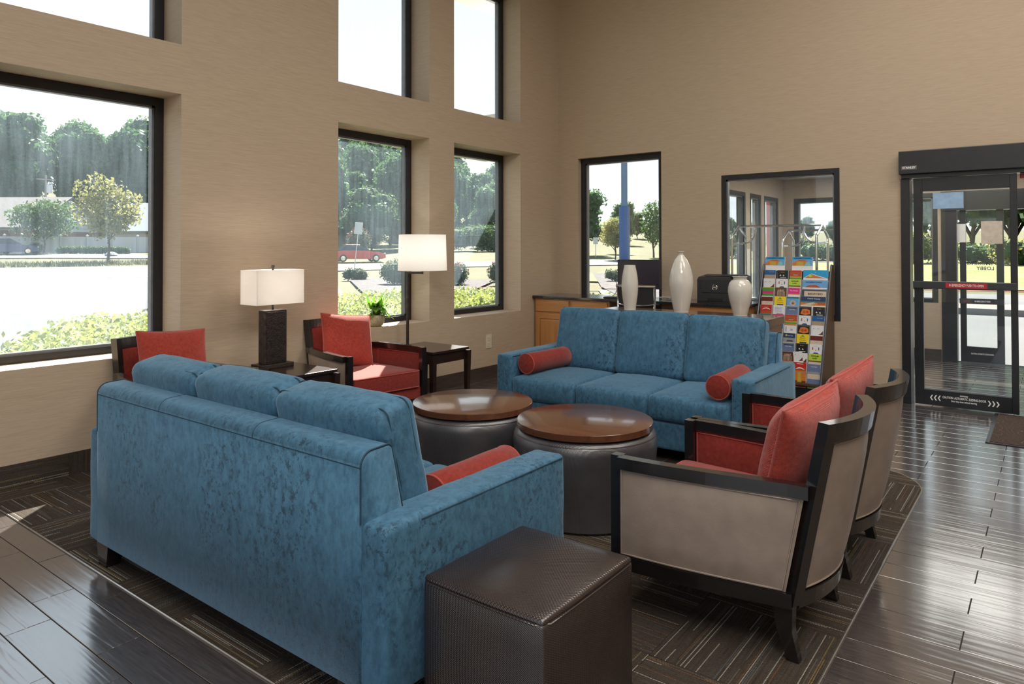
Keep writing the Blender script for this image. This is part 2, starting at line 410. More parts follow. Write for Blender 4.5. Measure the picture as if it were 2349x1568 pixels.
def smooth_path(pts, k=6):
    """Catmull-Rom through the points"""
    P = [Vector(p) for p in pts]; out = []
    for i in range(len(P) - 1):
        a, b, c, d = P[max(i - 1, 0)], P[i], P[i + 1], P[min(i + 2, len(P) - 1)]
        for j in range(k):
            t = j / k
            out.append(.5 * ((2 * b) + (c - a) * t + (2 * a - 5 * b + 4 * c - d) * t * t + (3 * b - a - 3 * c + d) * t ** 3))
    return out + [P[-1]]
def thing(name, label, cat, loc=(0, 0, 0), rz=0., group=None):
    o = bpy.data.objects.new(name, None); COL.objects.link(o); o.empty_display_size = .1
    o.location = loc; o.rotation_euler = (0, 0, rz); o['label'] = label; o['category'] = cat
    if group: o['group'] = group
    return o
def tag(o, label, cat, group=None, kind=None):
    o['label'] = label; o['category'] = cat
    if group: o['group'] = group
    if kind: o['kind'] = kind
    return o
def struct(o, label=None):
    o['kind'] = 'structure'
    if label: o['label'] = label
    return o
def sroot(name, label=None):
    o = bpy.data.objects.new(name, None); COL.objects.link(o); o['kind'] = 'structure'
    if label: o['label'] = label
    return o
def dup(root, loc, rz, label, group=None, scale=None):
    r = root.copy(); COL.objects.link(r); r.location = loc; r.rotation_euler = (0, 0, rz); r['label'] = label
    if scale: r.scale = scale
    if group: r['group'] = group
    for ch in root.children:
        c = ch.copy(); COL.objects.link(c); c.parent = r
        for g in ch.children:
            d = g.copy(); COL.objects.link(d); d.parent = c
    return r
_dgc = [None]
def text_obj(s, size, mat, parent, loc, rot, name='lettering', align='CENTER', ext=.0004, sx=1.0, bold=0.0):
    cu = bpy.data.curves.new(name, 'FONT'); cu.body = s; cu.size = size; cu.extrude = ext; cu.align_x = align; cu.align_y = 'CENTER'
    cu.resolution_u = 2; cu.offset = bold
    t = bpy.data.objects.new('tmp', cu); COL.objects.link(t)
    dg = bpy.context.evaluated_depsgraph_get()
    me = bpy.data.meshes.new_from_object(t.evaluated_get(dg)); me.name = name
    bpy.data.objects.remove(t); bpy.data.curves.remove(cu)
    me.materials.clear(); me.materials.append(mat)
    o = bpy.data.objects.new(name, me); link(o, parent)
    o.location = loc; o.rotation_euler = rot; o.scale = (sx, 1, 1)
    return o

# ================================================================== ROOM SHELL
def wall_mesh(name, u0, u1, z0, z1, holes, t0, t1, axis, mat):
    """slab between t0 and t1 along `axis` ('X' or 'Y'), spanned by u and z, with rectangular openings; only true surfaces"""
    us = sorted({u0, u1} | {h[0] for h in holes} | {h[1] for h in holes}); zs = sorted({z0, z1} | {h[2] for h in holes} | {h[3] for h in holes})
    us = [u for u in us if u0 <= u <= u1]; zs = [z for z in zs if z0 <= z <= z1]
    def solid(i, j):
        if i < 0 or j < 0 or i >= len(us) - 1 or j >= len(zs) - 1: return False
        cu, cz = (us[i] + us[i + 1]) / 2, (zs[j] + zs[j + 1]) / 2
        return not any(h[0] < cu < h[1] and h[2] < cz < h[3] for h in holes)
    P = (lambda t, u, z: (t, u, z)) if axis == 'X' else (lambda t, u, z: (u, t, z))
    b = B()
    for i in range(len(us) - 1):
        for j in range(len(zs) - 1):
            if not solid(i, j): continue
            a, c, d, e = us[i], us[i + 1], zs[j], zs[j + 1]
            for t in (t0, t1): b.add([P(t, a, d), P(t, c, d), P(t, c, e), P(t, a, e)], [(0, 1, 2, 3)])
            if not solid(i - 1, j): b.add([P(t0, a, d), P(t1, a, d), P(t1, a, e), P(t0, a, e)], [(0, 1, 2, 3)])
            if not solid(i + 1, j): b.add([P(t0, c, d), P(t1, c, d), P(t1, c, e), P(t0, c, e)], [(0, 1, 2, 3)])
            if not solid(i, j - 1): b.add([P(t0, a, d), P(t1, a, d), P(t1, c, d), P(t0, c, d)], [(0, 1, 2, 3)])
            if not solid(i, j + 1): b.add([P(t0, a, e), P(t1, a, e), P(t1, c, e), P(t0, c, e)], [(0, 1, 2, 3)])
    me = bpy.data.meshes.new(name); me.from_pydata(b.v, [], b.f); me.materials.append(mat)
    bm = bmesh.new(); bm.from_mesh(me); bmesh.ops.remove_doubles(bm, verts=bm.verts, dist=1e-5); bmesh.ops.recalc_face_normals(bm, faces=bm.faces); bm.to_mesh(me); bm.free()
    o = bpy.data.objects.new(name, me); link(o); return struct(o)

ZS, ZT, ZU, ZUT = .705, 2.533, 2.888, 4.42
WIN_A = [(.02, 1.11), (1.420, 2.554), (3.95, 5.083), (5.45, 6.604)]
holesA = [(a, c, ZS, ZT) for a, c in WIN_A] + [(a, c, ZU, ZUT) for a, c in WIN_A]
wall_mesh('wall_left', -3.6, YB + .2, -.02, CEIL, holesA, XA - .36, XA, 'X', WALL)
W4 = (-4.645, -3.53, .72, 2.537); W5 = (-2.826, -1.643, .715, 2.212); DOOR = (-1.10, 1.62, -.02, 2.10)
wall_mesh('wall_back', XA, 4.6, -.02, CEIL, [W4, W5, DOOR], YB, YB + .18, 'Y', WALL)
wall_mesh('wall_right', -3.6, YB + .18, -.02, CEIL, [(-3.2, -1.2, .7, 2.5)], 4.6, 4.8, 'X', WALL)
wall_mesh('wall_front', XA - .33, 4.8, -.02, CEIL, [(-4.7, -1.9, .1, 4.6), (-1.5, 1.5, .1, 4.6), (1.9, 4.4, .1, 4.6)], -3.8, -3.6, 'Y', WALL)
b = B().box(XA - .33, 4.8, -3.8, YB + .18, CEIL, CEIL + .15); struct(b.out('ceiling', PLASTER))
# unseen roof overhang, sized to keep direct sun out of the upper windows
b = B().box(XA - 1.6, XA - .33, -4.5, YB + 1.2, 4.86, 5.05); struct(b.out('sun_shading_overhang', PLASTER))

def window(name, axis, t, u0, u1, z0, z1, fw=.062, dep=.075, glass=GLASS, bead=.016):
    """frame bars, a light inner bead and the pane; t is the room-side face, the frame runs outward (away from the room)"""
    root = sroot(name); s = -1 if axis == 'X' else 1
    def bx(b, ua, ub, za, zb, ta, tb):
        a, c = t + s * ta, t + s * tb; a, c = min(a, c), max(a, c)
        if axis == 'X': b.box(a, c, ua, ub, za, zb)
        else: b.box(ua, ub, a, c, za, zb)
    for (ua, ub, za, zb) in ((u0, u0 + fw, z0, z1), (u1 - fw, u1, z0, z1), (u0 + fw, u1 - fw, z0, z0 + fw * .8), (u0 + fw, u1 - fw, z1 - fw, z1)):
        b = B(); bx(b, ua, ub, za, zb, 0, dep); b.out('frame_bar', FRAME, root)
    b = B()
    i0, i1, j0, j1 = u0 + fw, u1 - fw, z0 + fw * .8, z1 - fw
    for (ua, ub, za, zb) in ((i0, i0 + bead, j0, j1), (i1 - bead, i1, j0, j1), (i0, i1, j0, j0 + bead), (i0, i1, j1 - bead, j1)):
        bx(b, ua, ub, za, zb, .018, dep - .01)
    b.out('glazing_bead', M('grey_glazing_bead', (.16, .17, .19), .3), root)
    b = B(); bx(b, i0, i1, j0, j1, dep * .55, dep * .55 + .006); b.out('pane', glass, root)
    return root
k = 1
for (a, c) in WIN_A:
    window('window_%d' % k, 'X', XA - .255, a, c, ZS, ZT); k += 1
    window('window_%d' % k, 'X', XA - .255, a, c, ZU, ZUT); k += 1
window('window_9', 'Y', YB + .075, *W4); window('window_10', 'Y', YB - .004, *W5, fw=.05)

# base tiles along the walls: carpet base in the carpeted bay, tile base elsewhere
CX0, CX1, CY0, CY1 = XA, -.62, 1.37, 5.11
def stripe_uv(o, u, v):
    me = o.data; uv = me.uv_layers.new(name='UVMap')
    for l in me.loops:
        co = me.vertices[l.vertex_index].co; uv.data[l.index].uv = (u(co), v(co))
bl = sroot('baseboard_left', 'low dark skirting under the tall windows')
for i, y in enumerate(np.arange(CY0, CY1 - .05, .47)):
    y1 = min(y + .468, CY1)
    o = B().box(XA, XA + .012, y, y1, .004, .142).out('carpet_base_panel', CARPET, bl)
    if i % 2 == 0: stripe_uv(o, lambda c: c.y / .51, lambda c: c.z / .51 * 1.0)
    else: stripe_uv(o, lambda c: c.z / .51, lambda c: c.y / .51)
for y0, y1 in ((-3.58, CY0), (CY1, 6.8)):
    y = y0
    while y < y1 - .02:
        B().box(XA, XA + .010, y, min(y + .598, y1), 0, .140).out('tile', BASET, bl); y += .60
bb = sroot('baseboard_back', 'dark tile skirting along the far wall')
for x0, x1 in ((-4.9, -1.115), (1.65, 4.58)):
    x = x0
    while x < x1 - .02:
        B().box(x, min(x + .598, x1), YB - .010, YB, 0, .140).out('tile', BASET, bb); x += .60

# ------------------------------------------------------------------ floor: every plank tile in view is its own piece
cw = camo.matrix_world.inverted()
def project(p):
    q = cw @ Vector(p)
    if q.z > -.05: return None
    f = 1617.7
    return 1174.5 + f * q.x / -q.z, 548.6 - f * q.y / -q.z, -q.z
fb = B().box(XA - .3, 4.8, -3.8, 10.6, -.12, -.006)
floor = struct(fb.out('floor', GROUT), 'dark brown plank-tile floor')
TW, TL = .1558, .600
tiles = []
def inside_carpet(x, y, mrg): return CX0 - 1 < x < CX1 - mrg and CY0 + mrg < y < CY1 - mrg and not (x > CX1 - .42 and y > CY1 - .42)
for r in range(-25, 65):
    y0 = 2.962 + r * TW; y1 = y0 + TW
    if y1 < -3.5 or y0 > 10.4: continue
    off = -.275 if r % 2 == 0 else -.675
    for c in range(-9, 10):
        x0 = off + c * TL; x1 = x0 + TL
        lim = (XA, 4.6) if y0 < YB + .05 else (-3.05, 2.2)
        if y0 > 10.4 or x1 < lim[0] or x0 > lim[1]: continue
        xa, xb = max(x0, lim[0]), min(x1, lim[1])
        if xb - xa < .02: continue
        if all(inside_carpet(x, y, .03) for x in (xa + .01, xb - .01) for y in (y0, y1)): continue
        pts = [project((x, y, 0)) for x in (xa, (xa + xb) / 2, xb) for y in (y0, y1)]
        vis = 0
        if all(pts): 
            if any(-20 < p[0] < 2369 and 0 < p[1] < 1600 for p in pts): vis = 1 / min(p[2] for p in pts)
        hid = y0 < 4.3 and y0 > 1.2 and xa > -3.4 and xb < -1.3   # under sofas and tables
        tiles.append((vis if not hid else 0, xa, xb, y0, y1))
tiles.sort(key=lambda t: -t[0])
g = .0016
def plank(x0, x1, y0, y1, lift=0.):
    e = .0012
    return ([(x0 + g, y0 + g, -.010), (x1 - g, y0 + g, -.010), (x1 - g, y1 - g, -.010), (x0 + g, y1 - g, -.010),
             (x0 + g, y0 + g, -e), (x1 - g, y0 + g, -e), (x1 - g, y1 - g, -e), (x0 + g, y1 - g, -e),
             (x0 + g + e, y0 + g + e, lift), (x1 - g - e, y0 + g + e, lift), (x1 - g - e, y1 - g - e, lift), (x0 + g + e, y1 - g - e, lift)],
            [(0, 1, 5, 4), (1, 2, 6, 5), (2, 3, 7, 6), (3, 0, 4, 7), (4, 5, 9, 8), (5, 6, 10, 9), (6, 7, 11, 10), (7, 4, 8, 11), (8, 9, 10, 11)])
base_me = {}
rest = B(); nt_ = 0
for v_, xa, xb, y0, y1 in tiles:
    if v_ > 0 and nt_ < 296:
        key = round(xb - xa, 3)
        if key not in base_me:
            me = bpy.data.meshes.new('plank_tile'); vv, ff = plank(0, xb - xa, 0, TW); me.from_pydata(vv, [], ff); me.materials.append(TILE); base_me[key] = me
        o = bpy.data.objects.new('tile', base_me[key]); link(o, floor); o.location = (xa, y0, RND.uniform(-.0004, .0002)); nt_ += 1
    else:
        rest.add(*plank(xa, xb, y0, y1))
o = rest.out('tile_field', TILE, floor); o['kind'] = 'stuff'

# carpet squares, quarter-turned, in the sunken bay
def clip(poly, a, bb_, c):   # keep a*x+b*y<=c
    out = []
    for i in range(len(poly)):
        p, q = poly[i], poly[(i + 1) % len(poly)]; fp, fq = a * p[0] + bb_ * p[1] - c, a * q[0] + bb_ * q[1] - c
        if fp <= 0: out.append(p)
        if fp * fq < 0:
            t = fp / (fp - fq); out.append((p[0] + t * (q[0] - p[0]), p[1] + t * (q[1] - p[1])))
    return out
carpet = thing('carpet', 'striped brown patchwork carpet bay under the sofas and armchairs', 'carpet', (0, 0, 0))
RC = .40
arcs = [(CX1 - RC, CY1 - RC, 0), (CX1 - RC, CY0 + RC, -PI / 2)]
edge = [(CX0, CY0)]
for cx_, cy_, a0 in (arcs[1], arcs[0]):
    edge += [(cx_ + RC * math.cos(a0 + PI / 2 * i / 12), cy_ + RC * math.sin(a0 + PI / 2 * i / 12)) for i in range(13)]
edge += [(CX0, CY1)]
ci = 0
for i in range(-9, 1):
    for j in range(-8, 2):
        x0 = CX1 + (i - 1) * .51; y0 = 4.81 + j * .51 - .51
        poly = [(x0, y0), (x0 + .51, y0), (x0 + .51, y0 + .51), (x0, y0 + .51)]
        for e in range(len(edge)):
            p, q = edge[e], edge[(e + 1) % len(edge)]; nx, ny = q[1] - p[1], -(q[0] - p[0])
            poly = clip(poly, nx, ny, nx * p[0] + ny * p[1])
            if len(poly) < 3: break
        if len(poly) < 3: continue
        A_ = abs(sum(poly[k][0] * poly[(k + 1) % len(poly)][1] - poly[(k + 1) % len(poly)][0] * poly[k][1] for k in range(len(poly)))) / 2
        if A_ < 1e-4: continue
        cx_, cy_ = sum(p[0] for p in poly) / len(poly), sum(p[1] for p in poly) / len(poly)
        pl = [(cx_ + (p[0] - cx_) * .997, cy_ + (p[1] - cy_) * .997) for p in poly]
        o = B().prism(pl, .0006, .0062).out('carpet_square', CARPET, carpet)
        h = (i + j) % 2
        if h: stripe_uv(o, lambda c: (c.x - x0) / .51, lambda c: (c.y - y0) / .51)
        else: stripe_uv(o, lambda c: (c.y - y0) / .51, lambda c: (c.x - x0) / .51)
        ci += 1
# metal strip around the carpet
strip = []
ep = edge
b = B(); b.tube([(x, y, .0035) for x, y in ep[:]], .0042, 6); struct(b.out('trim_1', METALSTRIP), 'thin metal strip between carpet and tile')

# ------------------------------------------------------------------ automatic sliding door in the far wall
door = sroot('door_1', 'black automatic sliding door with glass leaf, pushed open')
def part(name, mat, parent, x0, x1, y0, y1, z0, z1, bev=0.):
    return B().box(x0, x1, y0, y1, z0, z1, bev).out(name, mat, parent)
hd = part('header_box', DOORMET, door, -1.115, 1.68, YB - .11, YB + .14, 2.100, 2.313, .006)
part('track', DOORMET, door, -1.10, 1.64, YB - .06, YB + .10, 2.066, 2.100)
part('jamb', DOORMET, door, -1.112, -1.040, YB - .03, YB + .16, 0, 2.066, .004)
part('jamb', DOORMET, door, 1.60, 1.67, YB - .03, YB + .16, 0, 2.066, .004)
def leaf(par, x0, x1, y, z1=2.062, st=.072, br=.135, tr=.12, bar=True, txt=True):
    lf = part('door_leaf', DOORMET, par, x0, x0 + st, y - .022, y + .022, .012, z1, .003)
    def sp(n, mt, *a, **k): return part(n, mt, lf, *a, **k)
    sp('stile', DOORMET, x1 - st * .7, x1, y - .022, y + .022, .012, z1, bev=.003)
    sp('bottom_rail', DOORMET, x0 + st, x1 - st * .7, y - .022, y + .022, .012, .012 + br)
    sp('top_rail', DOORMET, x0 + st, x1 - st * .7, y - .022, y + .022, z1 - tr, z1)
    sp('glazing_bead', M('grey_glazing_bead', (.16, .17, .19), .3), x0 + st, x1 - st * .7, y - .016, y + .016, .012 + br, .012 + br + .012)
    sp('pane', GLASSD, x0 + st, x1 - st * .7, y - .003, y + .003, .012 + br, z1 - tr)
    if bar:
        sp('push_bar', DARKP, x0 - .004, x1 - .006, y - .058, y - .022, 1.062, 1.128, bev=.006)
        sp('red_label', M('red_print', (.42, .02, .03), .4), x0 + .25, x0 + .56, y - .0595, y - .058, 1.072, 1.118)
        text_obj('IN EMERGENCY PUSH TO OPEN', .030, WHITE, lf, (x0 + .405, y - .0600, 1.095), (PI / 2, 0, 0), sx=.60, bold=.0004)
    if txt:
        cx_ = (x0 + x1) / 2 - .01
        text_obj('CAUTION: AUTOMATIC SLIDING DOOR', .028, WHITE, lf, (cx_, y - .0226, .093), (PI / 2, 0, 0), sx=.64, bold=.0006)
        text_obj('Door may close without warning', .023, WHITE, lf, (cx_, y - .0226, .066), (PI / 2, 0, 0), sx=.62, bold=.0004)
        ch = B()
        for s in (-1, 1):
            for q in range(3):
                xc = cx_ + s * (.185 + .030 * q); 
                for t_ in (-1, 1):
                    P = [(xc, .080), (xc + .012 * s * -1, .080 + t_ * .022), (xc - s * .012 - s * .007, .080 + t_ * .022), (xc - .007 * s, .080)]
                    P = [(xc + s * .014, .080), (xc, .080 + t_ * .024), (xc - s * .010, .080 + t_ * .024), (xc + s * .003, .080)]
                    ch.prism(P, y - .0228, y - .0222, 'Y')
        ch.out('chevron', WHITE, lf)
        B().box(cx_ - .03, cx_ + .03, y - .0228, y - .022, .112, .124).out('maker_plate', M('grey_print', (.5, .5, .5), .5), lf)
    return lf
leaf(door, -1.008, -.235, YB - .015)
leaf(door, .80, 1.58, YB - .015)
part('pane', GLASSD, door, -1.040, -1.010, YB + .05, YB + .056, .10, 2.02)
text_obj('STANLEY', .026, WHITE, hd, (-1.030, YB - .1112, 2.158), (PI / 2, 0, 0), bold=.0008)
B().box(-1.092, -.968, YB - .1106, YB - .110, 2.140, 2.176, 0).out('name_plate', M('grey_plate', (.10, .10, .10), .4), hd)
part('red_sign_panel', M('red_enamel', (.45, .03, .02), .4), door, -.215, -.05, YB + .02, YB + .10, 2.02, 2.062, .004)  # red panel standing for a partly seen sign in the doorway

# vestibule beyond the wall
VX0, VX1, VY1, VC = -3.07, 2.3, 10.45, 2.41
wall_mesh('wall_vestibule_left', YB + .18, VY1 + .12, -.02, VC + .5, [(7.72, 8.86, .73, 2.135), (9.02, 9.46, .73, 2.135), (9.58, 10.20, .73, 2.135)], VX0 - .12, VX0, 'X', WALL)
wall_mesh('wall_vestibule_outer', VX0, VX1, -.02, VC + .5, [(-2.93, -2.33, .73, 2.135), (-2.25, -1.16, .73, 2.135), (-1.11, 1.55, -.03, 2.12)], VY1, VY1 + .12, 'Y', WALL)
wall_mesh('wall_vestibule_right', YB + .18, VY1 + .12, -.02, VC + .5, [(8.0, 10.1, .73, 2.135)], VX1, VX1 + .12, 'X', WALL)
struct(B().box(VX0, VX1, YB + .18, VY1, VC, VC + .06).out('ceiling_vestibule', PLASTER))
for i, (a, c) in enumerate(((7.72, 8.86), (9.02, 9.46), (9.58, 10.20))):
    window('window_%d' % (11 + i), 'X', VX0, a, c, .73, 2.135, fw=.05, dep=.09)
window('window_14', 'Y', VY1, -2.93, -2.33, .73, 2.135, fw=.055, dep=.09); window('window_15', 'Y', VY1, -2.25, -1.16, .73, 2.135, fw=.055, dep=.09)
vb = sroot('baseboard_vestibule')
B().box(VX0, -1.13, VY1 - .01, VY1, 0, .14).out('tile', BASET, vb); B().box(VX0, VX0 + .01, YB + .2, VY1, 0, .14).out('tile', BASET, vb)
d2 = sroot('door_2', 'outer black automatic door of the vestibule')
part('header_box', DOORMET, d2, -1.12, 1.6, VY1 - .06, VY1 + .12, 1.90, 2.14)
part('jamb', DOORMET, d2, -1.12, -.955, VY1 - .03, VY1 + .14, 0, 1.90); part('jamb', DOORMET, d2, 1.5, 1.6, VY1 - .03, VY1 + .14, 0, 1.90)
l2 = part('door_leaf', DOORMET, d2, -.925, -.86, VY1 + .02, VY1 + .06, .01, 1.90)
for a in ((-.545, -.47, .01, 1.90), (-.86, -.545, .01, .20)): part('stile', DOORMET, l2, a[0], a[1], VY1 + .02, VY1 + .06, a[2], a[3])
part('push_bar', DARKP, l2, -.93, -.47, VY1 - .02, VY1 + .02, .735, .80)
part('pane', GLASSD, l2, -.86, -.545, VY1 + .037, VY1 + .043, .20, 1.90)
part('pane', GLASSD, d2, -.955, -.925, VY1 + .037, VY1 + .043, .03, 1.90)
part('pane', GLASSD, d2, .30, 1.46, VY1 + .037, VY1 + .043, .2, 1.90)
text_obj('CAUTION: AUTOMATIC SLIDING DOOR', .026, WHITE, l2, (-.70, VY1 + .018, .115), (PI / 2, 0, 0), sx=.5, bold=.0006)
text_obj('IN EMERGENCY PUSH', .028, WHITE, l2, (-.69, VY1 - .0215, .767), (PI / 2, 0, 0), sx=.6, bold=.0006)
text_obj('CAUTION', .028, M('red_print', (.42, .02, .03), .4), l2, (-.86, VY1 - .0215, .767), (PI / 2, 0, 0), sx=.5, bold=.0006)
# lettering stuck to the far side of the outer pane reads reversed from inside
blk = M('black_print', (.02, .02, .02), .6)
t = text_obj('THIS IS A\nNO SMOKING\nLOBBY', .060, blk, l2, (-.66, VY1 + .036, 1.235), (PI / 2, 0, PI), bold=.001, sx=1.0)
# unseen canopy, added to keep the sun out of the far-wall window
can = sroot('sun_shading_canopy', 'added flat canopy shading the far-wall window')
B().box(-8.2, 4.0, YB + .2, 9.9, 3.02, 3.3).out('shading_slab', PLASTER, can)

# ================================================================== FURNITURE
def cushion(name, mat, parent, size, loc, rot=(0, 0, 0), r=.035, puff=(.02, .02, .03), n=(8, 6, 6), wr=.004, seed=0, crown=None, sag=0.):
    """upholstered cushion: rounded box, domed faces, slight wrinkles"""
    hx, hy, hz = (s / 2 for s in size)
    V, F = rbox(hx, hy, hz, r, n, 3)
    from mathutils import noise as mn
    out = []
    for v in V:
        u, w, t = v.x / hx, v.y / hy, v.z / hz
        q = lambda a: max(0, 1 - a * a)
        d = Vector((math.copysign(puff[0] * q(w) * q(t), v.x) * abs(u) ** 2, math.copysign(puff[1] * q(u) * q(t), v.y) * abs(w) ** 2, math.copysign(puff[2] * q(u) * q(w), v.z) * abs(t) ** 2))
        nz = mn.noise_vector(Vector((v.x * 9 + seed * 7.1, v.y * 9, v.z * 9))) * wr + mn.noise_vector(Vector((v.x * 26 + seed * 3.3, v.y * 26, v.z * 9))) * wr * .35
        out.append(v + d + nz)
    o = mesh_obj(name, out, F, mat, parent, True)
    o.location = loc; o.rotation_euler = rot
    return o
def seam(name, mat, parent, size, loc, rot, zs, r=.0035, inset=.004, puffx=0):
    """thin welt around a cushion at local height zs (plane XZ of its rim given by the two largest sides)"""
    hx, hy, hz = (s / 2 for s in size); c = .03
    pts = []
    for (cx, cz, a0) in ((hx - c, hz - c, 0), (-hx + c, hz - c, PI / 2), (-hx + c, -hz + c, PI), (hx - c, -hz + c, 3 * PI / 2)):
        for i in range(5):
            a = a0 + PI / 2 * i / 4; pts.append((cx + c * math.cos(a), zs, cz + c * math.sin(a)))
    b = B().tube(pts, r, 6, True); o = b.out(name, mat, parent); o.location = loc; o.rotation_euler = rot; return o

SEAM = M('blue_velvet_welt', (.014, .045, .078), .8, var=.1)
REDWELT = M('red_welt', (.36, .045, .030), .8, var=.1, sheen=.3)
SOFAW, SOFAD = 1.990, .965
def make_sofa(label, loc, rz):
    t = thing('sofa', label, 'sofa', loc, rz, 'blue velvet sofas')
    W2 = SOFAW / 2; y0 = -SOFAD / 2; y1 = SOFAD / 2
    # back: upright outer face, rounded top, sloping front face
    prof = [(y0, .108), (y0, .770)]
    for i in range(9):
        a = PI - PI / 2 * i / 8; prof.append((y0 + .045 + .045 * math.cos(a), .770 + .045 * math.sin(a)))
    prof += [(y0 + .105, .818)]
    for i in range(5):
        a = PI / 2 - (PI / 2 - .2) * i / 4; prof.append((y0 + .105 + .02 * math.cos(a), .798 + .02 * math.sin(a)))
    prof += [(y0 + .235, .30), (y0 + .235, .095)]
    b = B(); V = []; n = len(prof); xs = [-W2 + .095, -W2 + .107] + [(-W2 + .107) + (2 * W2 - .214) * i / 14 for i in range(1, 14)] + [W2 - .107, W2 - .095]
    cy, cz = y0 + .1, .45
    for k, x in enumerate(xs):
        s = .985 if k in (0, len(xs) - 1) else 1
        for (yy, zz) in prof: V.append((x, cy + (yy - cy) * s, cz + (zz - cz) * s))
    F = [tuple(range(n)), tuple(range((len(xs) - 1) * n, len(xs) * n))[::-1]]
    for k in range(len(xs) - 1):
        for j in range(n): F.append((k * n + j, (k + 1) * n + j, (k + 1) * n + (j + 1) % n, k * n + (j + 1) % n))
    o = mesh_obj('back_frame', V, F, VELVET, t, True)
    bm = bmesh.new(); bm.from_mesh(o.data); bmesh.ops.recalc_face_normals(bm, faces=bm.faces); bm.to_mesh(o.data); bm.free()
    # welts on the back: along the rear top edge and around the side panel, with three cross seams
    sb = B()
    sb.tube([(-W2 + .098, y0 + .001, .768), (W2 - .098, y0 + .001, .768)], .0022, 6)
    for sx in (-1, 1):
        sb.tube([(sx * (W2 - .097), yy, zz) for yy, zz in prof[1:16]] + [(sx * (W2 - .097), y0 + .23, .36)], .0028, 6)
        sb.tube([(sx * (W2 - .097), y0, .60), (sx * (W2 - .097), y0, .768)], .0028, 6)
    for xx in (-W2 / 3, W2 / 3):
        sb.tube([(xx, yy, zz) for yy, zz in prof[2:15]], .0018, 5)
    sb.out('welt', SEAM, t)
    for sx in (-1, 1):
        xo, xi = sx * W2, sx * (W2 - .145); xa, xb = min(xo, xi), max(xo, xi)
        V, F = rbox((xb - xa) / 2, SOFAD / 2 - .002, .2575, .022, (3, 12, 6), 3)
        from mathutils import noise as mn
        V = [v + mn.noise_vector(Vector((v.x * 6 + sx * 4, v.y * 6, v.z * 6))) * .004 + Vector((0, 0, -.008 * max(0, -v.y / .48) ** 3 if v.z > .2 else 0)) for v in V]
        o = mesh_obj('arm', V, F, VELVET, t, True); o.location = ((xa + xb) / 2, .002, .352)
        b = B()
        for zz, xx in ((.587, sx * (W2 + .000)), (.587, sx * (W2 - .145))):
            b.tube([(xx, y0 + .16, zz + .006), (xx, y1 - .02, zz + .010)], .0022, 5)
        if sx: b.out('arm_welt', SEAM, t)
    b = B().box(-W2 + .143, W2 - .143, y0 + .23, y1 - .012, .095, .275, .014); b.out('seat_base', VELVET, t)
    w = (SOFAW - .290) / 3
    for i in range(3):
        x = -W2 + .145 + w * (i + .5)
        cushion('seat_cushion', VELVET, t, (w - .006, .72, .165), (x, y1 - .36 + .012, .365), (0, 0, 0), .034, (.002, .012, .022), (8, 10, 3), .0035, i + 1)
        sz = (w + .002, .175, .50)
        rot = (math.radians(13.5), 0, math.radians((-1.2, .4, 1.0)[i])); lc = (x, y0 + .245, .672 + (.0, .006, .004)[i])
        cushion('back_cushion', VELVET, t, sz, lc, rot, .042, (.004, .024, .010), (9, 4, 9), .0045, i + 5)
        seam('cushion_welt', SEAM, t, sz, lc, rot, -.046, .0024)
        seam('cushion_welt', SEAM, t, sz, lc, rot, .046, .0024)
    for sx in (-1, 1):
        for ys in (y0 + .002, y1 - .10):
            b = B(); x = sx * (W2 - .150)
            b.prism([(x - .055, ys), (x + .055, ys), (x + .055, ys + .08), (x - .055, ys + .08)], .095, .112)
            v = [(x - .055, ys, .096), (x + .055, ys, .096), (x + .055, ys + .08, .096), (x - .055, ys + .08, .096)]
            lo = [(x - .042, ys + .004, .0066), (x + .030, ys + .004, .0066), (x + .030, ys + .062, .0066), (x - .042, ys + .062, .0066)]
            b.add(v + lo, [(0, 1, 5, 4), (1, 2, 6, 5), (2, 3, 7, 6), (3, 0, 4, 7), (4, 5, 6, 7)])
            b.out('leg', BLACKWOOD, t)
    return t
make_sofa('blue crushed velvet three-seat sofa in front, seen from behind beside the brown cube ottoman', (-2.540, 1.40 + SOFAD / 2, 0), 0)
S2 = (-2.462, 4.315 + SOFAD / 2)
make_sofa('blue velvet three-seat sofa facing the camera with two red bolsters on its seat', (S2[0], S2[1], 0), PI + math.radians(1.2))
def bolster(label, loc, rz, L=.50, r=.078):
    t = thing('bolster_pillow', label, 'pillow', loc, rz, 'red bolsters on the sofas')
    b = B(); prof = [(0, -L / 2 - .012), (r * .6, -L / 2 - .010), (r * .93, -L / 2 - .002), (r, -L / 2 + .008), (r * 1.015, -L / 4), (r * 1.0, 0), (r * 1.015, L / 4), (r, L / 2 - .008), (r * .93, L / 2 + .002), (r * .6, L / 2 + .010), (0, L / 2 + .012)]
    mx = Matrix.Rotation(PI / 2, 4, 'X')
    b.lathe(prof, 36, mx); o = b.out('bolster_body', RED2, t); o.location = (0, 0, r + .003)
    for s in (-1, 1):
        v = [(r * .975 * math.cos(2 * PI * i / 32), s * (L / 2 - .001), r * .975 * math.sin(2 * PI * i / 32)) for i in range(32)]
        o = B().tube(v, .0042, 6, True).out('piping', REDWELT, t); o.location = (0, 0, r + .003)
    return t
bolster('red bolster on the left end of the far sofa seat, beneath its left arm', (-3.205, 4.62, .462), math.radians(-2))
bolster('red bolster on the right end of the far sofa seat, by its right arm', (-1.705, 4.60, .462), math.radians(3))
bolster('red bolster on the near sofa, mostly hidden behind its right arm', (-1.765, 2.05, .462), math.radians(2), L=.46)

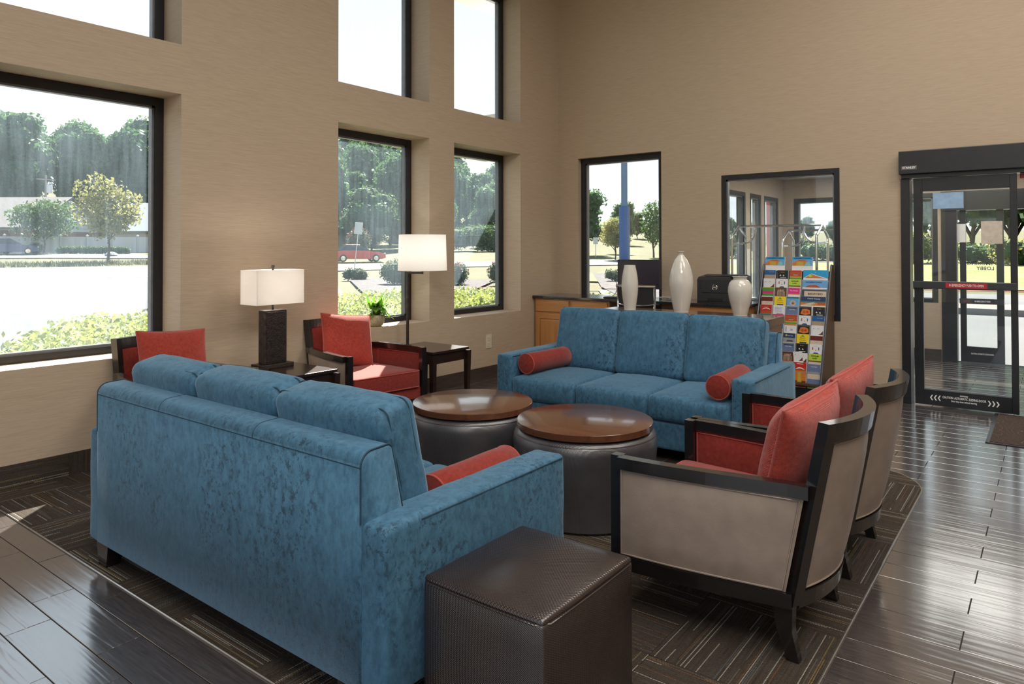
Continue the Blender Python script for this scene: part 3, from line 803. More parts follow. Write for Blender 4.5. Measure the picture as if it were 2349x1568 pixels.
# ------------------------------------------------------------------ ottomans and drum tables
t = thing('cube_ottoman', 'square dark brown basketweave ottoman beside the near sofa arm', 'ottoman', (-1.292, 1.780, 0))
hw, hd = .222, .250
cushion('ottoman_body', OTTO, t, (2 * hw, 2 * hd, .424), (0, 0, .220), (0, 0, 0), .016, (.006, .006, .0), (6, 6, 6), .0006, 3)
cushion('top_panel', OTTO, t, (2 * hw - .006, 2 * hd - .006, .022), (0, 0, .430), (0, 0, 0), .010, (.002, .002, .013), (12, 12, 2), .0008, 5)
rim = [(hw * x, hd * y, .424) for x, y in ((1, 1), (-1, 1), (-1, -1), (1, -1))]
rp = []
for i in range(4):
    a, c = Vector(rim[i]), Vector(rim[(i + 1) % 4]); nrm = Vector((a.y - c.y, c.x - a.x, 0)).normalized() * -1
    for k in range(8):
        s = (k + .5) / 8; rp.append(a.lerp(c, s) + nrm * (.000 + .004 * (1 - (2 * s - 1) ** 2)) * (-1 if (nrm.dot(a.lerp(c, .5)) < 0) else 1))
B().tube(rp, .0030, 6, True).out('welt', OTTO, t)
for sx in (-1, 1):
    for sy in (-1, 1): B().lathe([(.022, .0066), (.024, .012), (.022, .014)], 12, None, (sx * .17, sy * .19)).out('foot', BLACKP, t)
def drum_table(label, x, y, r=.385):
    t = thing('drum_table', label, 'table', (x, y, 0), 0, 'round drum tables between the sofas')
    R = r + .002
    prof = [(R - .025, .0066), (R - .012, .02), (R - .010, .10), (R - .006, .22), (R + .004, .34), (R + .008, .395), (R + .003, .425), (R - .010, .446), (R - .032, .459), (R - .06, .463), (0, .463)]
    B().lathe(prof, 72).out('drum_body', OTTO2, t)
    ring = [((R - .004) * math.cos(2 * PI * i / 60), (R - .004) * math.sin(2 * PI * i / 60), .438) for i in range(60)]
    B().tube(ring, .0028, 5, True).out('welt', OTTO2, t)
    q = r - .012
    B().lathe([(0, .464), (q - .004, .464), (q, .466), (q, .498), (q - .002, .4995), (q - .005, .5005), (0, .5005)], 96).out('tray_top', WALNUT, t)
    return t
drum_table('round walnut-topped drum table nearer the camera, right one of two', -2.034, 3.302, .380)
drum_table('round walnut-topped drum table behind the near sofa, left one of two', -2.812, 3.275, .376)

# ------------------------------------------------------------------ armchairs
def strip_solid(path, z0, z1, o0, o1, nz=6, ends=True):
    """solid ribbon standing on a plan path: thickness from offset o0 to o1 along the path's left normal. z0,z1,o0,o1 may be functions of (s[,t])"""
    P = [Vector((p[0], p[1])) for p in path]; n = len(P); L = [0]
    for i in range(1, n): L.append(L[-1] + (P[i] - P[i - 1]).length)
    V = []; f = lambda q, *a: q(*a) if callable(q) else q
    for side in (0, 1):
        for i, p in enumerate(P):
            tdir = (P[min(i + 1, n - 1)] - P[max(i - 1, 0)]).normalized(); nr = Vector((-tdir.y, tdir.x)); s = L[i] / L[-1]
            za, zb = f(z0, s), f(z1, s)
            for k in range(nz + 1):
                tt = k / nz; o = f(o1 if side else o0, s, tt); q = p + nr * o; V.append((q.x, q.y, za + (zb - za) * tt))
    F = []; m1 = nz + 1; N = n * m1
    for i in range(n - 1):
        for k in range(nz):
            a = i * m1 + k
            F.append((a, a + m1, a + m1 + 1, a + 1)); F.append((N + a, N + a + 1, N + a + m1 + 1, N + a + m1))
        F.append((i * m1, N + i * m1, N + (i + 1) * m1, (i + 1) * m1)); F.append((i * m1 + nz, (i + 1) * m1 + nz, N + (i + 1) * m1 + nz, N + i * m1 + nz))
    for i in (0, n - 1):
        for k in range(nz):
            a = i * m1 + k; F.append((a, a + 1, N + a + 1, N + a))
    return V, F
def back_path(s0, s1, n=14, hw=.292, bulge=.075):
    """plan curve of the chair back; s -1..1; y lateral, x towards the rear (negative)"""
    return [(-.285 - bulge * (1 - s * s), hw * s) for s in (s0 + (s1 - s0) * i / n for i in range(n + 1))]
def lean(v): return (v[0] - max(0, v[2] - .20) * .19, v[1], v[2])
def arm_path(sd, x0, x1, n=10):
    """plan curve of the side: wide at the front, drawn in at the rear"""
    out = []
    for i in range(n + 1):
        x = x0 + (x1 - x0) * i / n; q = (x + .30) / .66; q = max(0, min(1, q))
        out.append((x, sd * (.292 + .078 * math.sin(q * PI / 2) ** 1.0)))
    return out
def rear(v):
    q = max(0, min(1, (v[0] + .28) / .60)); return (v[0] - max(0, v[2] - .20) * .19 * (1 - q), v[1], v[2])
def solid(name, vf, mat, parent, ln=False, smooth=False):
    V, F = vf
    if ln == 2: V = [rear(v) for v in V]
    elif ln: V = [lean(v) for v in V]
    o = mesh_obj(name, V, F, mat, parent, smooth)
    bm = bmesh.new(); bm.from_mesh(o.data); bmesh.ops.recalc_face_normals(bm, faces=bm.faces)
    if smooth:
        for e in bm.edges:
            if len(e.link_faces) == 2 and e.calc_face_angle(0) > .7: e.smooth = False
    bm.to_mesh(o.data); bm.free(); return o
def make_armchair(label, loc, rz):
    """faces local +x"""
    t = thing('armchair', label, 'armchair', loc, rz, 'dark-framed armchairs with red seats')
    fr = BLACKWOOD
    # back: posts, rails, tan outside, red inside
    for sd in (-1, 1):
        a, c = (-1.0, -.86) if sd < 0 else (.86, 1.0)
        solid('back_post', strip_solid(back_path(a, c, 3), .20, .838, -.022, .022, 6), fr, t, True)
        # rear leg, splayed
        bx = -.272; y = sd * .268; b = B()
        top = [(bx - .030, y - .026, .215), (bx + .040, y - .026, .215), (bx + .040, y + .026, .215), (bx - .030, y + .026, .215)]
        mid = [(bx - .026, y - .023, .11), (bx + .026, y - .023, .11), (bx + .026, y + .023, .11), (bx - .026, y + .023, .11)]
        ft = [(bx - .048, y - .017, .0066), (bx - .008, y - .017, .0066), (bx - .008, y + .017, .0066), (bx - .048, y + .017, .0066)]
        b.add(top + mid + ft, [(0, 1, 5, 4), (1, 2, 6, 5), (2, 3, 7, 6), (3, 0, 4, 7), (4, 5, 9, 8), (5, 6, 10, 9), (6, 7, 11, 10), (7, 4, 8, 11), (8, 9, 10, 11), (0, 3, 2, 1)])
        b.out('rear_leg', fr, t)
        # front leg: straight post up to the arm
        xf, yf = .338, sd * .3475
        b = B(); w = .0215
        b.add([(xf - w, yf - w, .62), (xf + w, yf - w, .62), (xf + w, yf + w, .62), (xf - w, yf + w, .62), (xf - w, yf - w, .20), (xf + w, yf - w, .20), (xf + w, yf + w, .20), (xf - w, yf + w, .20),
               (xf - .012, yf - .014, .0066), (xf + .018, yf - .014, .0066), (xf + .018, yf + .014, .0066), (xf - .012, yf + .014, .0066)],
              [(0, 1, 2, 3), (0, 4, 5, 1), (1, 5, 6, 2), (2, 6, 7, 3), (3, 7, 4, 0), (4, 8, 9, 5), (5, 9, 10, 6), (6, 10, 11, 7), (7, 11, 8, 4), (8, 11, 10, 9)])
        b.out('front_leg', fr, t)
        # arm: top rail, bottom rail, tan panel outside, red panel inside
        pth = arm_path(sd, -.36, .322); o = .0225 * 1
        solid('arm_rail', strip_solid(pth, .576, .620, -o, o, 1), fr, t)
        solid('side_rail', strip_solid(arm_path(sd, -.30, .322), .195, .245, -.018, .018, 1), fr, t)
        dome = lambda s, u: .004 + .013 * (1 - (2 * s - 1) ** 4) * (1 - (2 * u - 1) ** 4)
        pp = arm_path(sd, -.272, .317, 12)
        if sd > 0:
            solid('side_panel', strip_solid(pp, .246, .575, 0, dome, 8), TAN, t, 2, True)
            solid('inner_arm_panel', strip_solid(pp, .30, .572, lambda s, u: -dome(s, u) - .006, 0, 8), RED2, t, 2, True)
        else:
            solid('side_panel', strip_solid(pp, .246, .575, lambda s, u: -dome(s, u), 0, 8), TAN, t, 2, True)
            solid('inner_arm_panel', strip_solid(pp, .30, .572, 0, lambda s, u: dome(s, u) + .006, 8), RED2, t, 2, True)
        # piping round the tan side panel
        q = arm_path(sd, -.262, .310, 12); so = sd * .007
        loop = [rear((p[0], p[1] + so, .252)) for p in q] + [rear((p[0], p[1] + so, .568)) for p in reversed(q)]
        B().tube(loop, .0034, 6, True).out('piping', TAN, t)
        loop = [(p[0], p[1] - sd * .013, .40) for p in q[1:]] + [(p[0], p[1] - sd * .013, .562) for p in reversed(q[1:])]
        B().tube(loop, .0030, 6, True).out('piping', REDWELT, t)
    solid('top_rail', strip_solid(back_path(-.86, .86), .770, .838, -.022, .022, 2), fr, t, True)
    solid('bottom_rail', strip_solid(back_path(-.90, .90), .190, .245, -.020, .020, 2), fr, t, True)
    dome = lambda s, u: .010 + .012 * (1 - (2 * s - 1) ** 4) * (1 - (2 * u - 1) ** 4)
    # left normal of the back path points to the rear
    solid('back_panel', strip_solid(back_path(-.85, .85, 18), .248, .768, 0, dome, 10), TAN, t, True, True)
    solid('inner_back_panel', strip_solid(back_path(-.85, .85, 18), .30, .768, lambda s, u: -dome(s, u) - .008, 0, 10), RED2, t, True, True)
    q = back_path(-.83, .83, 18); up_ = [lean((p[0] - .013, p[1], .256)) for p in q] + [lean((p[0] - .013, p[1], .760)) for p in reversed(q)]
    B().tube(up_, .0034, 6, True).out('piping', TAN, t)
    # seat
    b = B()
    b.prism([(-.28, -.275), (.335, -.340), (.335, .340), (-.28, .275)], .215, .300); b.out('seat_base', RED2, t)
    V, F = rbox(.315, .318, .072, .022, (8, 8, 2), 3)
    from mathutils import noise as mn
    VV = []
    for v in V:
        k = 1 - .17 * (0.315 - v.x) / .63 * 1.0
        dz = (.016 * max(0, 1 - (v.x / .315) ** 2) * max(0, 1 - (v.y / .318) ** 2)) if v.z > 0 else 0
        VV.append((v.x, v.y * k * .985, v.z + dz + mn.noise(v * 7) * .002))
    o = mesh_obj('seat_cushion', VV, F, RED2, t, True); o.location = (.040, 0, .372)
    for zz in (.436, .312):
        pts = []
        for (cx, cy, a0) in ((.285, .285, 0), (-.285, .235, PI / 2), (-.285, -.235, PI), (.285, -.285, 3 * PI / 2)):
            for i in range(5):
                a = a0 + PI / 2 * i / 4; pts.append((.040 + cx + .030 * math.cos(a), cy + (.028 if True else 0) * math.sin(a), zz))
        B().tube(pts, .0038, 6, True).out('piping', REDWELT, t)
    return t
CH = [
    ('armchair with tan vinyl sides in the right foreground, back turned to the walkway', (-1.018, 2.800, 0), PI),
    ('armchair behind the foreground one, nearer the sliding door, back to the walkway', (-1.018, 3.570, 0), PI),
    ('armchair with sunlit red seat under the second window, by the potted plant', (-4.475, 3.840, 0), math.radians(-7)),
    ('armchair against the window wall behind the near sofa, left of the rectangular lamp', (-4.475, 2.375, 0), math.radians(0)),
]
first = None
for lb, lc, rz in CH:
    if first is None: first = make_armchair(lb, lc, rz)
    else: dup(first, lc, rz, lb)

def pillow(label, loc, rot, w=.47, h=.47, th=.155, seed=0):
    """square scatter pillow standing on its edge; thin axis local x"""
    from mathutils import noise as mn
    t = thing('scatter_pillow', label, 'pillow', loc, 0, 'coral scatter pillows on the armchairs')
    n = 22; V = []; F = []
    def P(a, c, s):
        r = max(abs(a), abs(c)); 
        # pinched corners
        pin = 1 - .055 * (1 - min(1, abs(abs(a) - abs(c)) * 1.6)) * 0 - .05 * (1 - abs(a) ** 2) * abs(c) ** 3
        pin2 = 1 - .05 * (1 - abs(c) ** 2) * abs(a) ** 3
        d = (max(0, 1 - abs(a) ** 2.6) * max(0, 1 - abs(c) ** 2.6)) ** .50
        wv = mn.noise(Vector((a * 2.2 + seed, c * 2.2, s))) * .014 * d
        return (s * (th / 2 * d) + wv * .6, a * w / 2 * pin2, c * h / 2 * pin)
    for s in (-1, 1):
        for i in range(n + 1):
            for j in range(n + 1):
                a = math.sin((i / n - .5) * PI); c = math.sin((j / n - .5) * PI)
                V.append(P(a, c, s))
    N = (n + 1) ** 2
    for i in range(n):
        for j in range(n):
            a = i * (n + 1) + j
            F.append((a, a + n + 1, a + n + 2, a + 1)); F.append((N + a, N + a + 1, N + a + n + 2, N + a + n + 1))
    o = mesh_obj('pillow_body', V, F, RED, t, True)
    bm = bmesh.new(); bm.from_mesh(o.data); bmesh.ops.remove_doubles(bm, verts=bm.verts, dist=1e-5); bmesh.ops.recalc_face_normals(bm, faces=bm.faces); bm.to_mesh(o.data); bm.free()
    rim = [P(math.sin((i / n - .5) * PI), -1, 1) for i in range(n)] + [P(1, math.sin((i / n - .5) * PI), 1) for i in range(n)] + \
          [P(math.sin((.5 - i / n) * PI), 1, 1) for i in range(n)] + [P(-1, math.sin((.5 - i / n) * PI), 1) for i in range(n)]
    B().tube(rim, .0048, 6, True).out('piping', REDWELT, t)
    t.rotation_euler = rot
    return t
pillow('coral pillow on the foreground armchair, its corner rising above the back', (-.772, 2.80, .668), (math.radians(7), math.radians(16), math.radians(-8)), seed=1, th=.18, w=.45, h=.44)
pillow('coral pillow on the armchair nearer the sliding door', (-.785, 3.585, .664), (math.radians(8), math.radians(14), math.radians(-9)), seed=4, w=.45, h=.44)
pillow('coral pillow lit by the sun on the armchair under the second window', (-4.665, 3.835, .662), (math.radians(-6), math.radians(-17), math.radians(-9)), seed=7, w=.46, h=.45)
pillow('coral pillow on the armchair behind the near sofa, left of the lamp', (-4.645, 2.365, .665), (math.radians(-3), math.radians(-16), math.radians(0)), seed=9, w=.46, h=.45)

# ------------------------------------------------------------------ end tables
def end_table(label, x0, x1, y0, y1, h=.55):
    t = thing('end_table', label, 'table', ((x0 + x1) / 2, (y0 + y1) / 2, 0), 0, 'dark wood end tables by the window wall')
    a, c = (x1 - x0) / 2, (y1 - y0) / 2
    B().box(-a, a, -c, c, h - .022, h, .003).out('tabletop', DARKWOOD, t)
    B().box(-a + .02, a - .02, -c + .02, c - .02, h - .11, h - .022).out('apron', DARKWOOD, t)
    for sx in (-1, 1):
        for sy in (-1, 1):
            x, y = sx * (a - .010), sy * (c - .010); w = .024; q = .016
            b = B(); zz = .0066 if y0 < 5 else 0
            b.add([(x - w, y - w, h - .03), (x + w, y - w, h - .03), (x + w, y + w, h - .03), (x - w, y + w, h - .03), (x - q - sx * .004, y - q - sy * .004, zz), (x + q - sx * .004, y - q - sy * .004, zz), (x + q - sx * .004, y + q - sy * .004, zz), (x - q - sx * .004, y + q - sy * .004, zz)],
                  [(0, 1, 2, 3), (0, 4, 5, 1), (1, 5, 6, 2), (2, 6, 7, 3), (3, 7, 4, 0), (4, 7, 6, 5)])
            b.out('leg', DARKWOOD, t)
    return t
end_table('dark wood end table under the rectangular-shade lamp', -4.76, -4.155, 2.80, 3.325)
end_table('dark wood end table beside the floor lamp, under the third window', -4.72, -4.165, 4.335, 4.80)

# ------------------------------------------------------------------ lamps
t = thing('table_lamp', 'table lamp with white rectangular shade and dark slab base', 'lamp', (-4.605, 3.085, .550))
DBR = M('textured_bronze', (.030, .022, .018), .42, var=.5, nscale=30, bmp=.8, bscale=60)
B().box(-.072, .072, -.135, .135, .0005, .030, .003).out('plinth', DBR, t)
B().box(-.040, .040, -.095, .095, .030, .425, .006).out('slab_base', DBR, t)
for s in (-1, 1): B().box(s * .040 - .004, s * .040 + .004, -.078, .078, .045, .41, .002).out('face_plate', M('hammered_bronze', (.022, .016, .015), .38, var=.5, nscale=60, bmp=1., bscale=90), t)
B().lathe([(.008, .425), (.008, .735), (.012, .735), (.012, .755), (0, .757)], 12).out('rod', DBR, t)
b = B(); a, c, z0, z1, w = .105, .200, .470, .722, .0015
for (xa, xb, ya, yb) in ((-a, a, -c, -c + w), (-a, a, c - w, c), (-a, -a + w, -c + w, c - w), (a - w, a, -c + w, c - w)): b.box(xa, xb, ya, yb, z0, z1)
b.out('lamp_shade', SHADE, t)
def bulb(loc, par, e):
    l = bpy.data.lights.new('lamp_bulb', 'POINT'); l.energy = e; l.color = (1, .95, .88); l.shadow_soft_size = .03
    o = bpy.data.objects.new('lamp_bulb', l); link(o, par); o.location = loc
bulb((0, 0, .60), t, 5.5)
t = thing('floor_lamp', 'floor lamp with white drum shade on a slim dark pole by the window', 'lamp', (-4.80, 4.655, 0))
B().lathe([(0, 0.0), (.105, 0.0), (.105, .014), (.10, .018), (0, .018)], 40).out('base_plate', DBR, t)
B().box(-.010, .010, -.010, .010, .018, 1.215, .002).out('pole', DBR, t)
dx, dy = .110, .085; L_ = math.hypot(dx, dy)
o = B().box(0, L_, -.008, .008, 1.192, 1.212, .002).out('arm', DBR, t); o.rotation_euler = (0, 0, math.atan2(dy, dx))
B().lathe([(.010, 1.19), (.010, 1.24), (.006, 1.25), (.006, 1.53), (0, 1.531)], 10, None, (dx, dy)).out('socket', DBR, t)
V, F = lathe([(.229, 1.222), (.219, 1.560)], 64, (dx, dy)); o = mesh_obj('lamp_shade', V, F[:64], SHADE, t, True)
for z_, r_ in ((1.224, .2288), (1.558, .2190)):
    B().tube([(dx + r_ * math.cos(2 * PI * i / 48), dy + r_ * math.sin(2 * PI * i / 48), z_) for i in range(48)], .0022, 5, True).out('shade_hem', SHADE, t)
b = B()
for k in range(3): b.tube([(dx, dy, 1.50), (dx + .219 * math.cos(2.1 * k), dy + .219 * math.sin(2.1 * k), 1.545)], .002, 5)
b.out('shade_spider', DBR, t); bulb((dx, dy, 1.40), t, 3.2)

# ------------------------------------------------------------------ potted plant on the sill
t = thing('potted_plant', 'trailing green houseplant in a beige round pot on the window sill', 'plant', (-5.020, 4.455, ZS))
POT = M('speckled_beige_clay', (.36, .30, .20), .6, var=.25, nscale=60)
B().lathe([(0, .001), (.052, .001), (.068, .012), (.083, .045), (.086, .075), (.080, .098), (.074, .108), (.068, .106), (.066, .092), (0, .090)], 32).out('pot', POT, t)
B().lathe([(0, .086), (.060, .090), (.066, .092), (.066, .093), (0, .096)], 16).out('soil', M('potting_soil', (.03, .018, .01), .95, var=.4, nscale=80, bmp=1.), t)
LEAFM = m_leaf('houseplant_leaf', (.05, .16, .015), (.13, .32, .03), (.28, .48, .08), .45, 14)
LEAFV = m_leaf('variegated_leaf', (.16, .34, .06), (.42, .55, .26), (.66, .72, .50), .45, 20)
LEAFY = m_leaf('yellowing_leaf', (.45, .30, .03), (.60, .36, .05), (.40, .42, .05), .45, 20)
def blade(L, w, droop, tip=1.6, n=7):
    V = []; F = []
    for i in range(n + 1):
        s = i / n; x = L * (s * .8 - .1 * droop * s * s); z = L * (1.05 * s - .62 * droop * s * s); ww = w * math.sin(PI * min(1, s * .93 + .07) ** tip) + .0006
        V += [(x, -ww, z + ww * .35), (x, 0, z), (x, ww, z + ww * .35)]
    for i in range(n):
        a = i * 3; F += [(a, a + 1, a + 4, a + 3), (a + 1, a + 2, a + 5, a + 4)]
    me = bpy.data.meshes.new('leaf'); me.from_pydata(V, [], F); me.polygons.foreach_set('use_smooth', [True] * len(F)); return me
kinds = []
for L, w, dr, mt_ in ((.20, .006, .9, LEAFV), (.17, .007, 1.2, LEAFM), (.24, .005, 1.25, LEAFV), (.13, .022, 1.1, LEAFM), (.11, .026, 1.5, LEAFM), (.20, .007, .35, LEAFM), (.15, .024, 1.8, LEAFY)):
    me = blade(L, w, dr, 1.2 if w < .01 else .9); me.materials.append(mt_); kinds.append(me)
rr = random.Random(5)
for i in range(96):
    k = rr.choice([0, 0, 1, 1, 2, 3, 3, 3, 4, 4, 5, 5]) if i not in (10, 41) else 6
    o = bpy.data.objects.new('leaf', kinds[k]); link(o, t); o.scale = (1.15, 1.5, 1.15)
    a = rr.uniform(0, 2 * PI)
    if math.cos(a) < -.2: o.scale = (.45, .8, .8)
    o.location = (rr.uniform(-.03, .04), rr.uniform(-.04, .04), .092 + (rr.uniform(0, .10) if k in (3, 4) else 0))
    o.rotation_euler = (rr.uniform(-.3, .3), rr.uniform(-.35, .95) if k not in (5,) else -.2, a)
for (a, l, mt_) in ((1.25, .17, 3), (1.5, .2, 4), (.9, .2, 3), (-1.2, .16, 6), (-1.0, .18, 4)):
    o = bpy.data.objects.new('leaf', kinds[mt_]); link(o, t); o.location = (.05 * math.cos(a), .075 * math.sin(a), .10); o.rotation_euler = (0, .5, a); o.scale = (1.3, 1, 1)
st = B()
for a in (1.3, 1.0, -1.1, .4): st.tube(smooth_path([(0, 0, .09), (.05 * math.cos(a), .06 * math.sin(a), .13), (.08 * math.cos(a), .11 * math.sin(a), .11), (.08 * math.cos(a), .135 * math.sin(a), .06)], 5), .0022, 5)
st.out('stem', LEAFM, t)

# ------------------------------------------------------------------ console table with three vases
t = thing('console_table', 'walnut console table behind the far sofa, carrying three cream vases', 'table', (-2.475, 5.585, 0))
a, c, h = .765, .235, .885
B().box(-a, a, -c, c, h - .062, h, .004).out('tabletop', WALNUT, t)
for s in (-1, 1): B().box(s * (a - .035) - .022, s * (a - .035) + .022, -c + .02, c - .02, 0, h - .062, .003).out('end_panel', WALNUT, t)
B().box(-a + .057, a - .057, -.012, .012, .12, .30, .002).out('stretcher', WALNUT, t)
def vase(label, loc, prof):
    t = thing('vase', label, 'vase', loc, 0, 'cream ceramic vases on the console table')
    P = smooth_path([(r, 0, z) for r, z in prof], 6); pr = [(max(0, p.x), p.z) for p in P]
    B().lathe(pr, 48).out('vase_body', CERAMIC, t)
    r, z = pr[-1]
    B().lathe([(r, z), (r - .004, z + .002), (r - .008, z - .004), (r - .009, z - .04), (0, z - .05)], 48).out('vase_mouth', CERAMIC, t)
    return t
vase('slim barrel-shaped cream vase, at the left end of the console table', (-2.993, 5.633, .886), [(0, 0), (.050, 0), (.052, .004), (.058, .05), (.068, .12), (.073, .19), (.072, .25), (.065, .31), (.052, .375), (.050, .390)])
vase('tall bottle-shaped cream vase with narrow neck, middle of the console table', (-2.532, 5.690, .886), [(0, 0), (.060, 0), (.064, .004), (.080, .08), (.095, .16), (.103, .24), (.098, .31), (.083, .37), (.060, .43), (.036, .465), (.024, .482), (.022, .498), (.029, .508), (.031, .514)])
vase('short round-shouldered cream vase with flared lip, right end of the console', (-2.018, 5.680, .886), [(0, 0), (.052, 0), (.056, .004), (.070, .06), (.088, .13), (.095, .19), (.090, .24), (.070, .275), (.052, .288), (.050, .300), (.062, .309)])

# ------------------------------------------------------------------ wall outlet
t = thing('wall_outlet', 'ivory double power outlet on the wall below the last tall window', 'outlet', (XA + .0005, 6.010, .410), 0)
B().box(0, .006, -.048, .048, -.075, .075, .002).out('cover_plate', IVORY, t)
for s in (-1, 1):
    o = B().box(.006, .009, -.024, .024, s * .032 - .021, s * .032 + .021, .001).out('socket', IVORY, t)
    for q in (-1, 1): B().box(.009, .0095, q * .009 - .0012, q * .009 + .0012, s * .032 - .003, s * .032 + .009).out('slot', BLACKP, o)
t = thing('door_mat', 'brown entrance mat with pale swirling lines at the sliding door', 'mat', (.34, 6.790, 0))
mt, nt, b_ = _new('brown_swirl_mat')
v = coords(nt, 'Object', (1, 1, 1)); wv = node(nt, 'ShaderNodeTexWave'); wv.wave_type = 'BANDS'; wv.inputs['Scale'].default_value = 3.2; wv.inputs['Distortion'].default_value = 14; wv.inputs['Detail'].default_value = 1.5; wv.inputs['Detail Scale'].default_value = 1.3
nt.links.new(v, wv.inputs['Vector'])
ln = ramp(nt, wv.outputs['Fac'], [(.46, (0, 0, 0)), (.50, (1, 1, 1)), (.54, (0, 0, 0))])
c_ = mixc(nt, ln, (.060, .034, .024, 1), (.36, .30, .25, 1)); c_ = mixc(nt, mth(nt, 'MULTIPLY', noise(nt, v, 400, 2), .6), c_, (.03, .015, .01, 1))
nt.links.new(c_, b_.inputs['Base Color']); b_.inputs['Roughness'].default_value = .95
nt.links.new(bump(nt, noise(nt, v, 400, 2), .8, .004), b_.inputs['Normal'])
B().box(-.72, .72, -.545, .545, .0012, .010, .003).out('mat_pile', mt, t)
b = B()
for (xa, xb, ya, yb) in ((-.745, .745, -.57, -.545), (-.745, .745, .545, .57), (-.745, -.72, -.545, .545), (.72, .745, -.545, .545)): b.box(xa, xb, ya, yb, .0012, .006)
b.out('rubber_edge', BLACKP, t)

# ================================================================== BUSINESS CORNER
CT = .872
def rad_panel(b, x0, x1, y, z0, z1, t=.018):
    """framed door front with a raised centre panel, facing -y"""
    b.box(x0, x1, y - t, y, z0, z1, .004)
def cabinet(label, x0, x1, doors):
    t = thing('base_cabinet', label, 'cabinet', ((x0 + x1) / 2, 7.125, 0), 0, 'honey oak base cabinets')
    a = (x1 - x0) / 2; yf = -.255
    B().box(-a, a, yf, .27, .09, CT - .030).out('carcass', OAKH, t)
    B().box(-a + .01, a - .01, yf + .06, .26, .0, .09).out('toe_kick', DARKWOOD, t)
    n = doors; w = 2 * a / n
    for i in range(n):
        xa, xb = -a + w * i + .022, -a + w * (i + 1) - .022
        b = B().box(xa, xb, yf - .019, yf, CT - .185, CT - .048, .005); b.out('drawer', OAKH, t)
        d = B().box(xa, xb, yf - .012, yf, .13, CT - .215).out('door', OAK, t)
        s = .052
        for q in ((xa, xa + s, .13, CT - .215), (xb - s, xb, .13, CT - .215)): B().box(q[0], q[1], yf - .021, yf - .012, q[2], q[3], .003).out('stile', OAK, d)
        for q in ((.13, .13 + s), (CT - .215 - s, CT - .215)): B().box(xa + s, xb - s, yf - .021, yf - .012, q[0], q[1], .003).out('rail', OAKH, d)
        B().box(xa + s + .014, xb - s - .014, yf - .021, yf - .012, .13 + s + .014, CT - .215 - s - .014, .006).out('raised_panel', OAK, d)
    return t
cabinet('honey oak base cabinet under the counter at the window-wall end', -4.915, -3.905, 2)
cabinet('honey oak base cabinet under the counter, carrying the printer', -3.02, -2.40, 1)
t = B().box(-4.928, -2.375, 6.828, YB - .001, CT - .030, CT, .006).out('counter', COUNTER)
tag(t, 'black speckled counter along the far wall, on two oak cabinets', 'counter')

t = thing('computer_monitor', 'black flat computer screen on the counter before the window', 'monitor', (-3.675, 7.13, CT + .001), math.radians(4))
B().box(-.255, .255, -.015, .020, .105, .430, .006).out('casing', BLACKP, t)
B().box(-.238, .238, -.0165, -.014, .122, .414).out('screen', M('dark_screen', (.010, .011, .030), .18), t)
B().box(-.03, .03, .02, .045, .012, .25, .004).out('stand_neck', BLACKP, t)
B().box(-.13, .13, -.09, .09, 0, .012, .004).out('stand_foot', BLACKP, t)
cb = B(); cb.tube(smooth_path([(-.25, .03, .20), (-.30, .04, .25), (-.315, .05, .20), (-.29, .05, .13), (-.31, .06, .05), (-.34, .02, .004)], 6), .0035, 6)
cb.out('cable', BLACKP, t)
t = thing('keyboard', 'dark computer keyboard on the counter in front of the screen', 'keyboard', (-3.76, 6.935, CT + .001), .05)
B().box(-.22, .22, -.07, .07, 0, .016, .004).out('keyboard_body', BLACKP, t)
b = B()
for i in range(14):
    for j in range(5): b.box(-.208 + i * .030, -.208 + i * .030 + .026, -.060 + j * .024, -.060 + j * .024 + .020, .016, .021)
b.out('keys', DARKP, t)
t = thing('cable_bundle', 'loose pale cables lying on the counter by the window edge', 'cable', (-3.30, 7.10, CT + .001))
b = B(); rr = random.Random(3)
for i in range(5):
    p = [(rr.uniform(-.14, .14), rr.uniform(-.10, .10), .004 + .03 * rr.random()) for _ in range(5)]; p = [(x, y, max(.004, z)) for x, y, z in p]
    b.tube(smooth_path(p, 5), .0035, 5)
b.out('cable', M('pale_cable', (.45, .43, .40), .5), t)

# printer
t = thing('printer', 'black laser printer on the counter, front paper tray below', 'printer', (-2.688, 7.10, CT + .001))
PB = M('printer_charcoal', (.020, .022, .027), .42, var=.12)
B().box(-.215, .215, -.19, .20, 0, .012).out('foot_plate', BLACKP, t)
b = B(); b.prism([(-.19, .012), (.20, .012), (.20, .262), (.08, .285), (-.15, .262), (-.19, .235)], -.212, .212, 'X'); b.out('printer_body', PB, t)
B().box(-.165, .120, -.198, -.190, .105, .222, .003).out('front_door', PB, t)
tr = B().box(-.208, .208, -.196, -.190, .018, .098, .002).out('paper_tray', PB, t)
B().box(-.10, .055, -.200, -.196, .022, .052, .002).out('tray_handle', M('recess_black', (.004, .004, .005), .6), tr)
B().box(-.17, .10, -.10, .10, .270, .275, .002).out('output_well', BLACKP, t)
cp = B().box(.125, .215, -.17, .02, .262, .290, .004).out('control_panel', DARKP, t); B().box(.14, .20, -.12, -.06, .290, .2915).out('display', M('grey_display', (.10, .12, .11), .3), cp)
bd = B(); bd.tube([(-.022 + .026 * math.cos(2 * PI * i / 24), -.199, .160 + .026 * math.sin(2 * PI * i / 24)) for i in range(24)], .0018, 5, True); bd.out('badge_ring', CHROME, t)
text_obj('DELL', .019, CHROME, t, (-.022, -.1995, .160), (PI / 2, 0, 0), 'badge_lettering', bold=.0006)

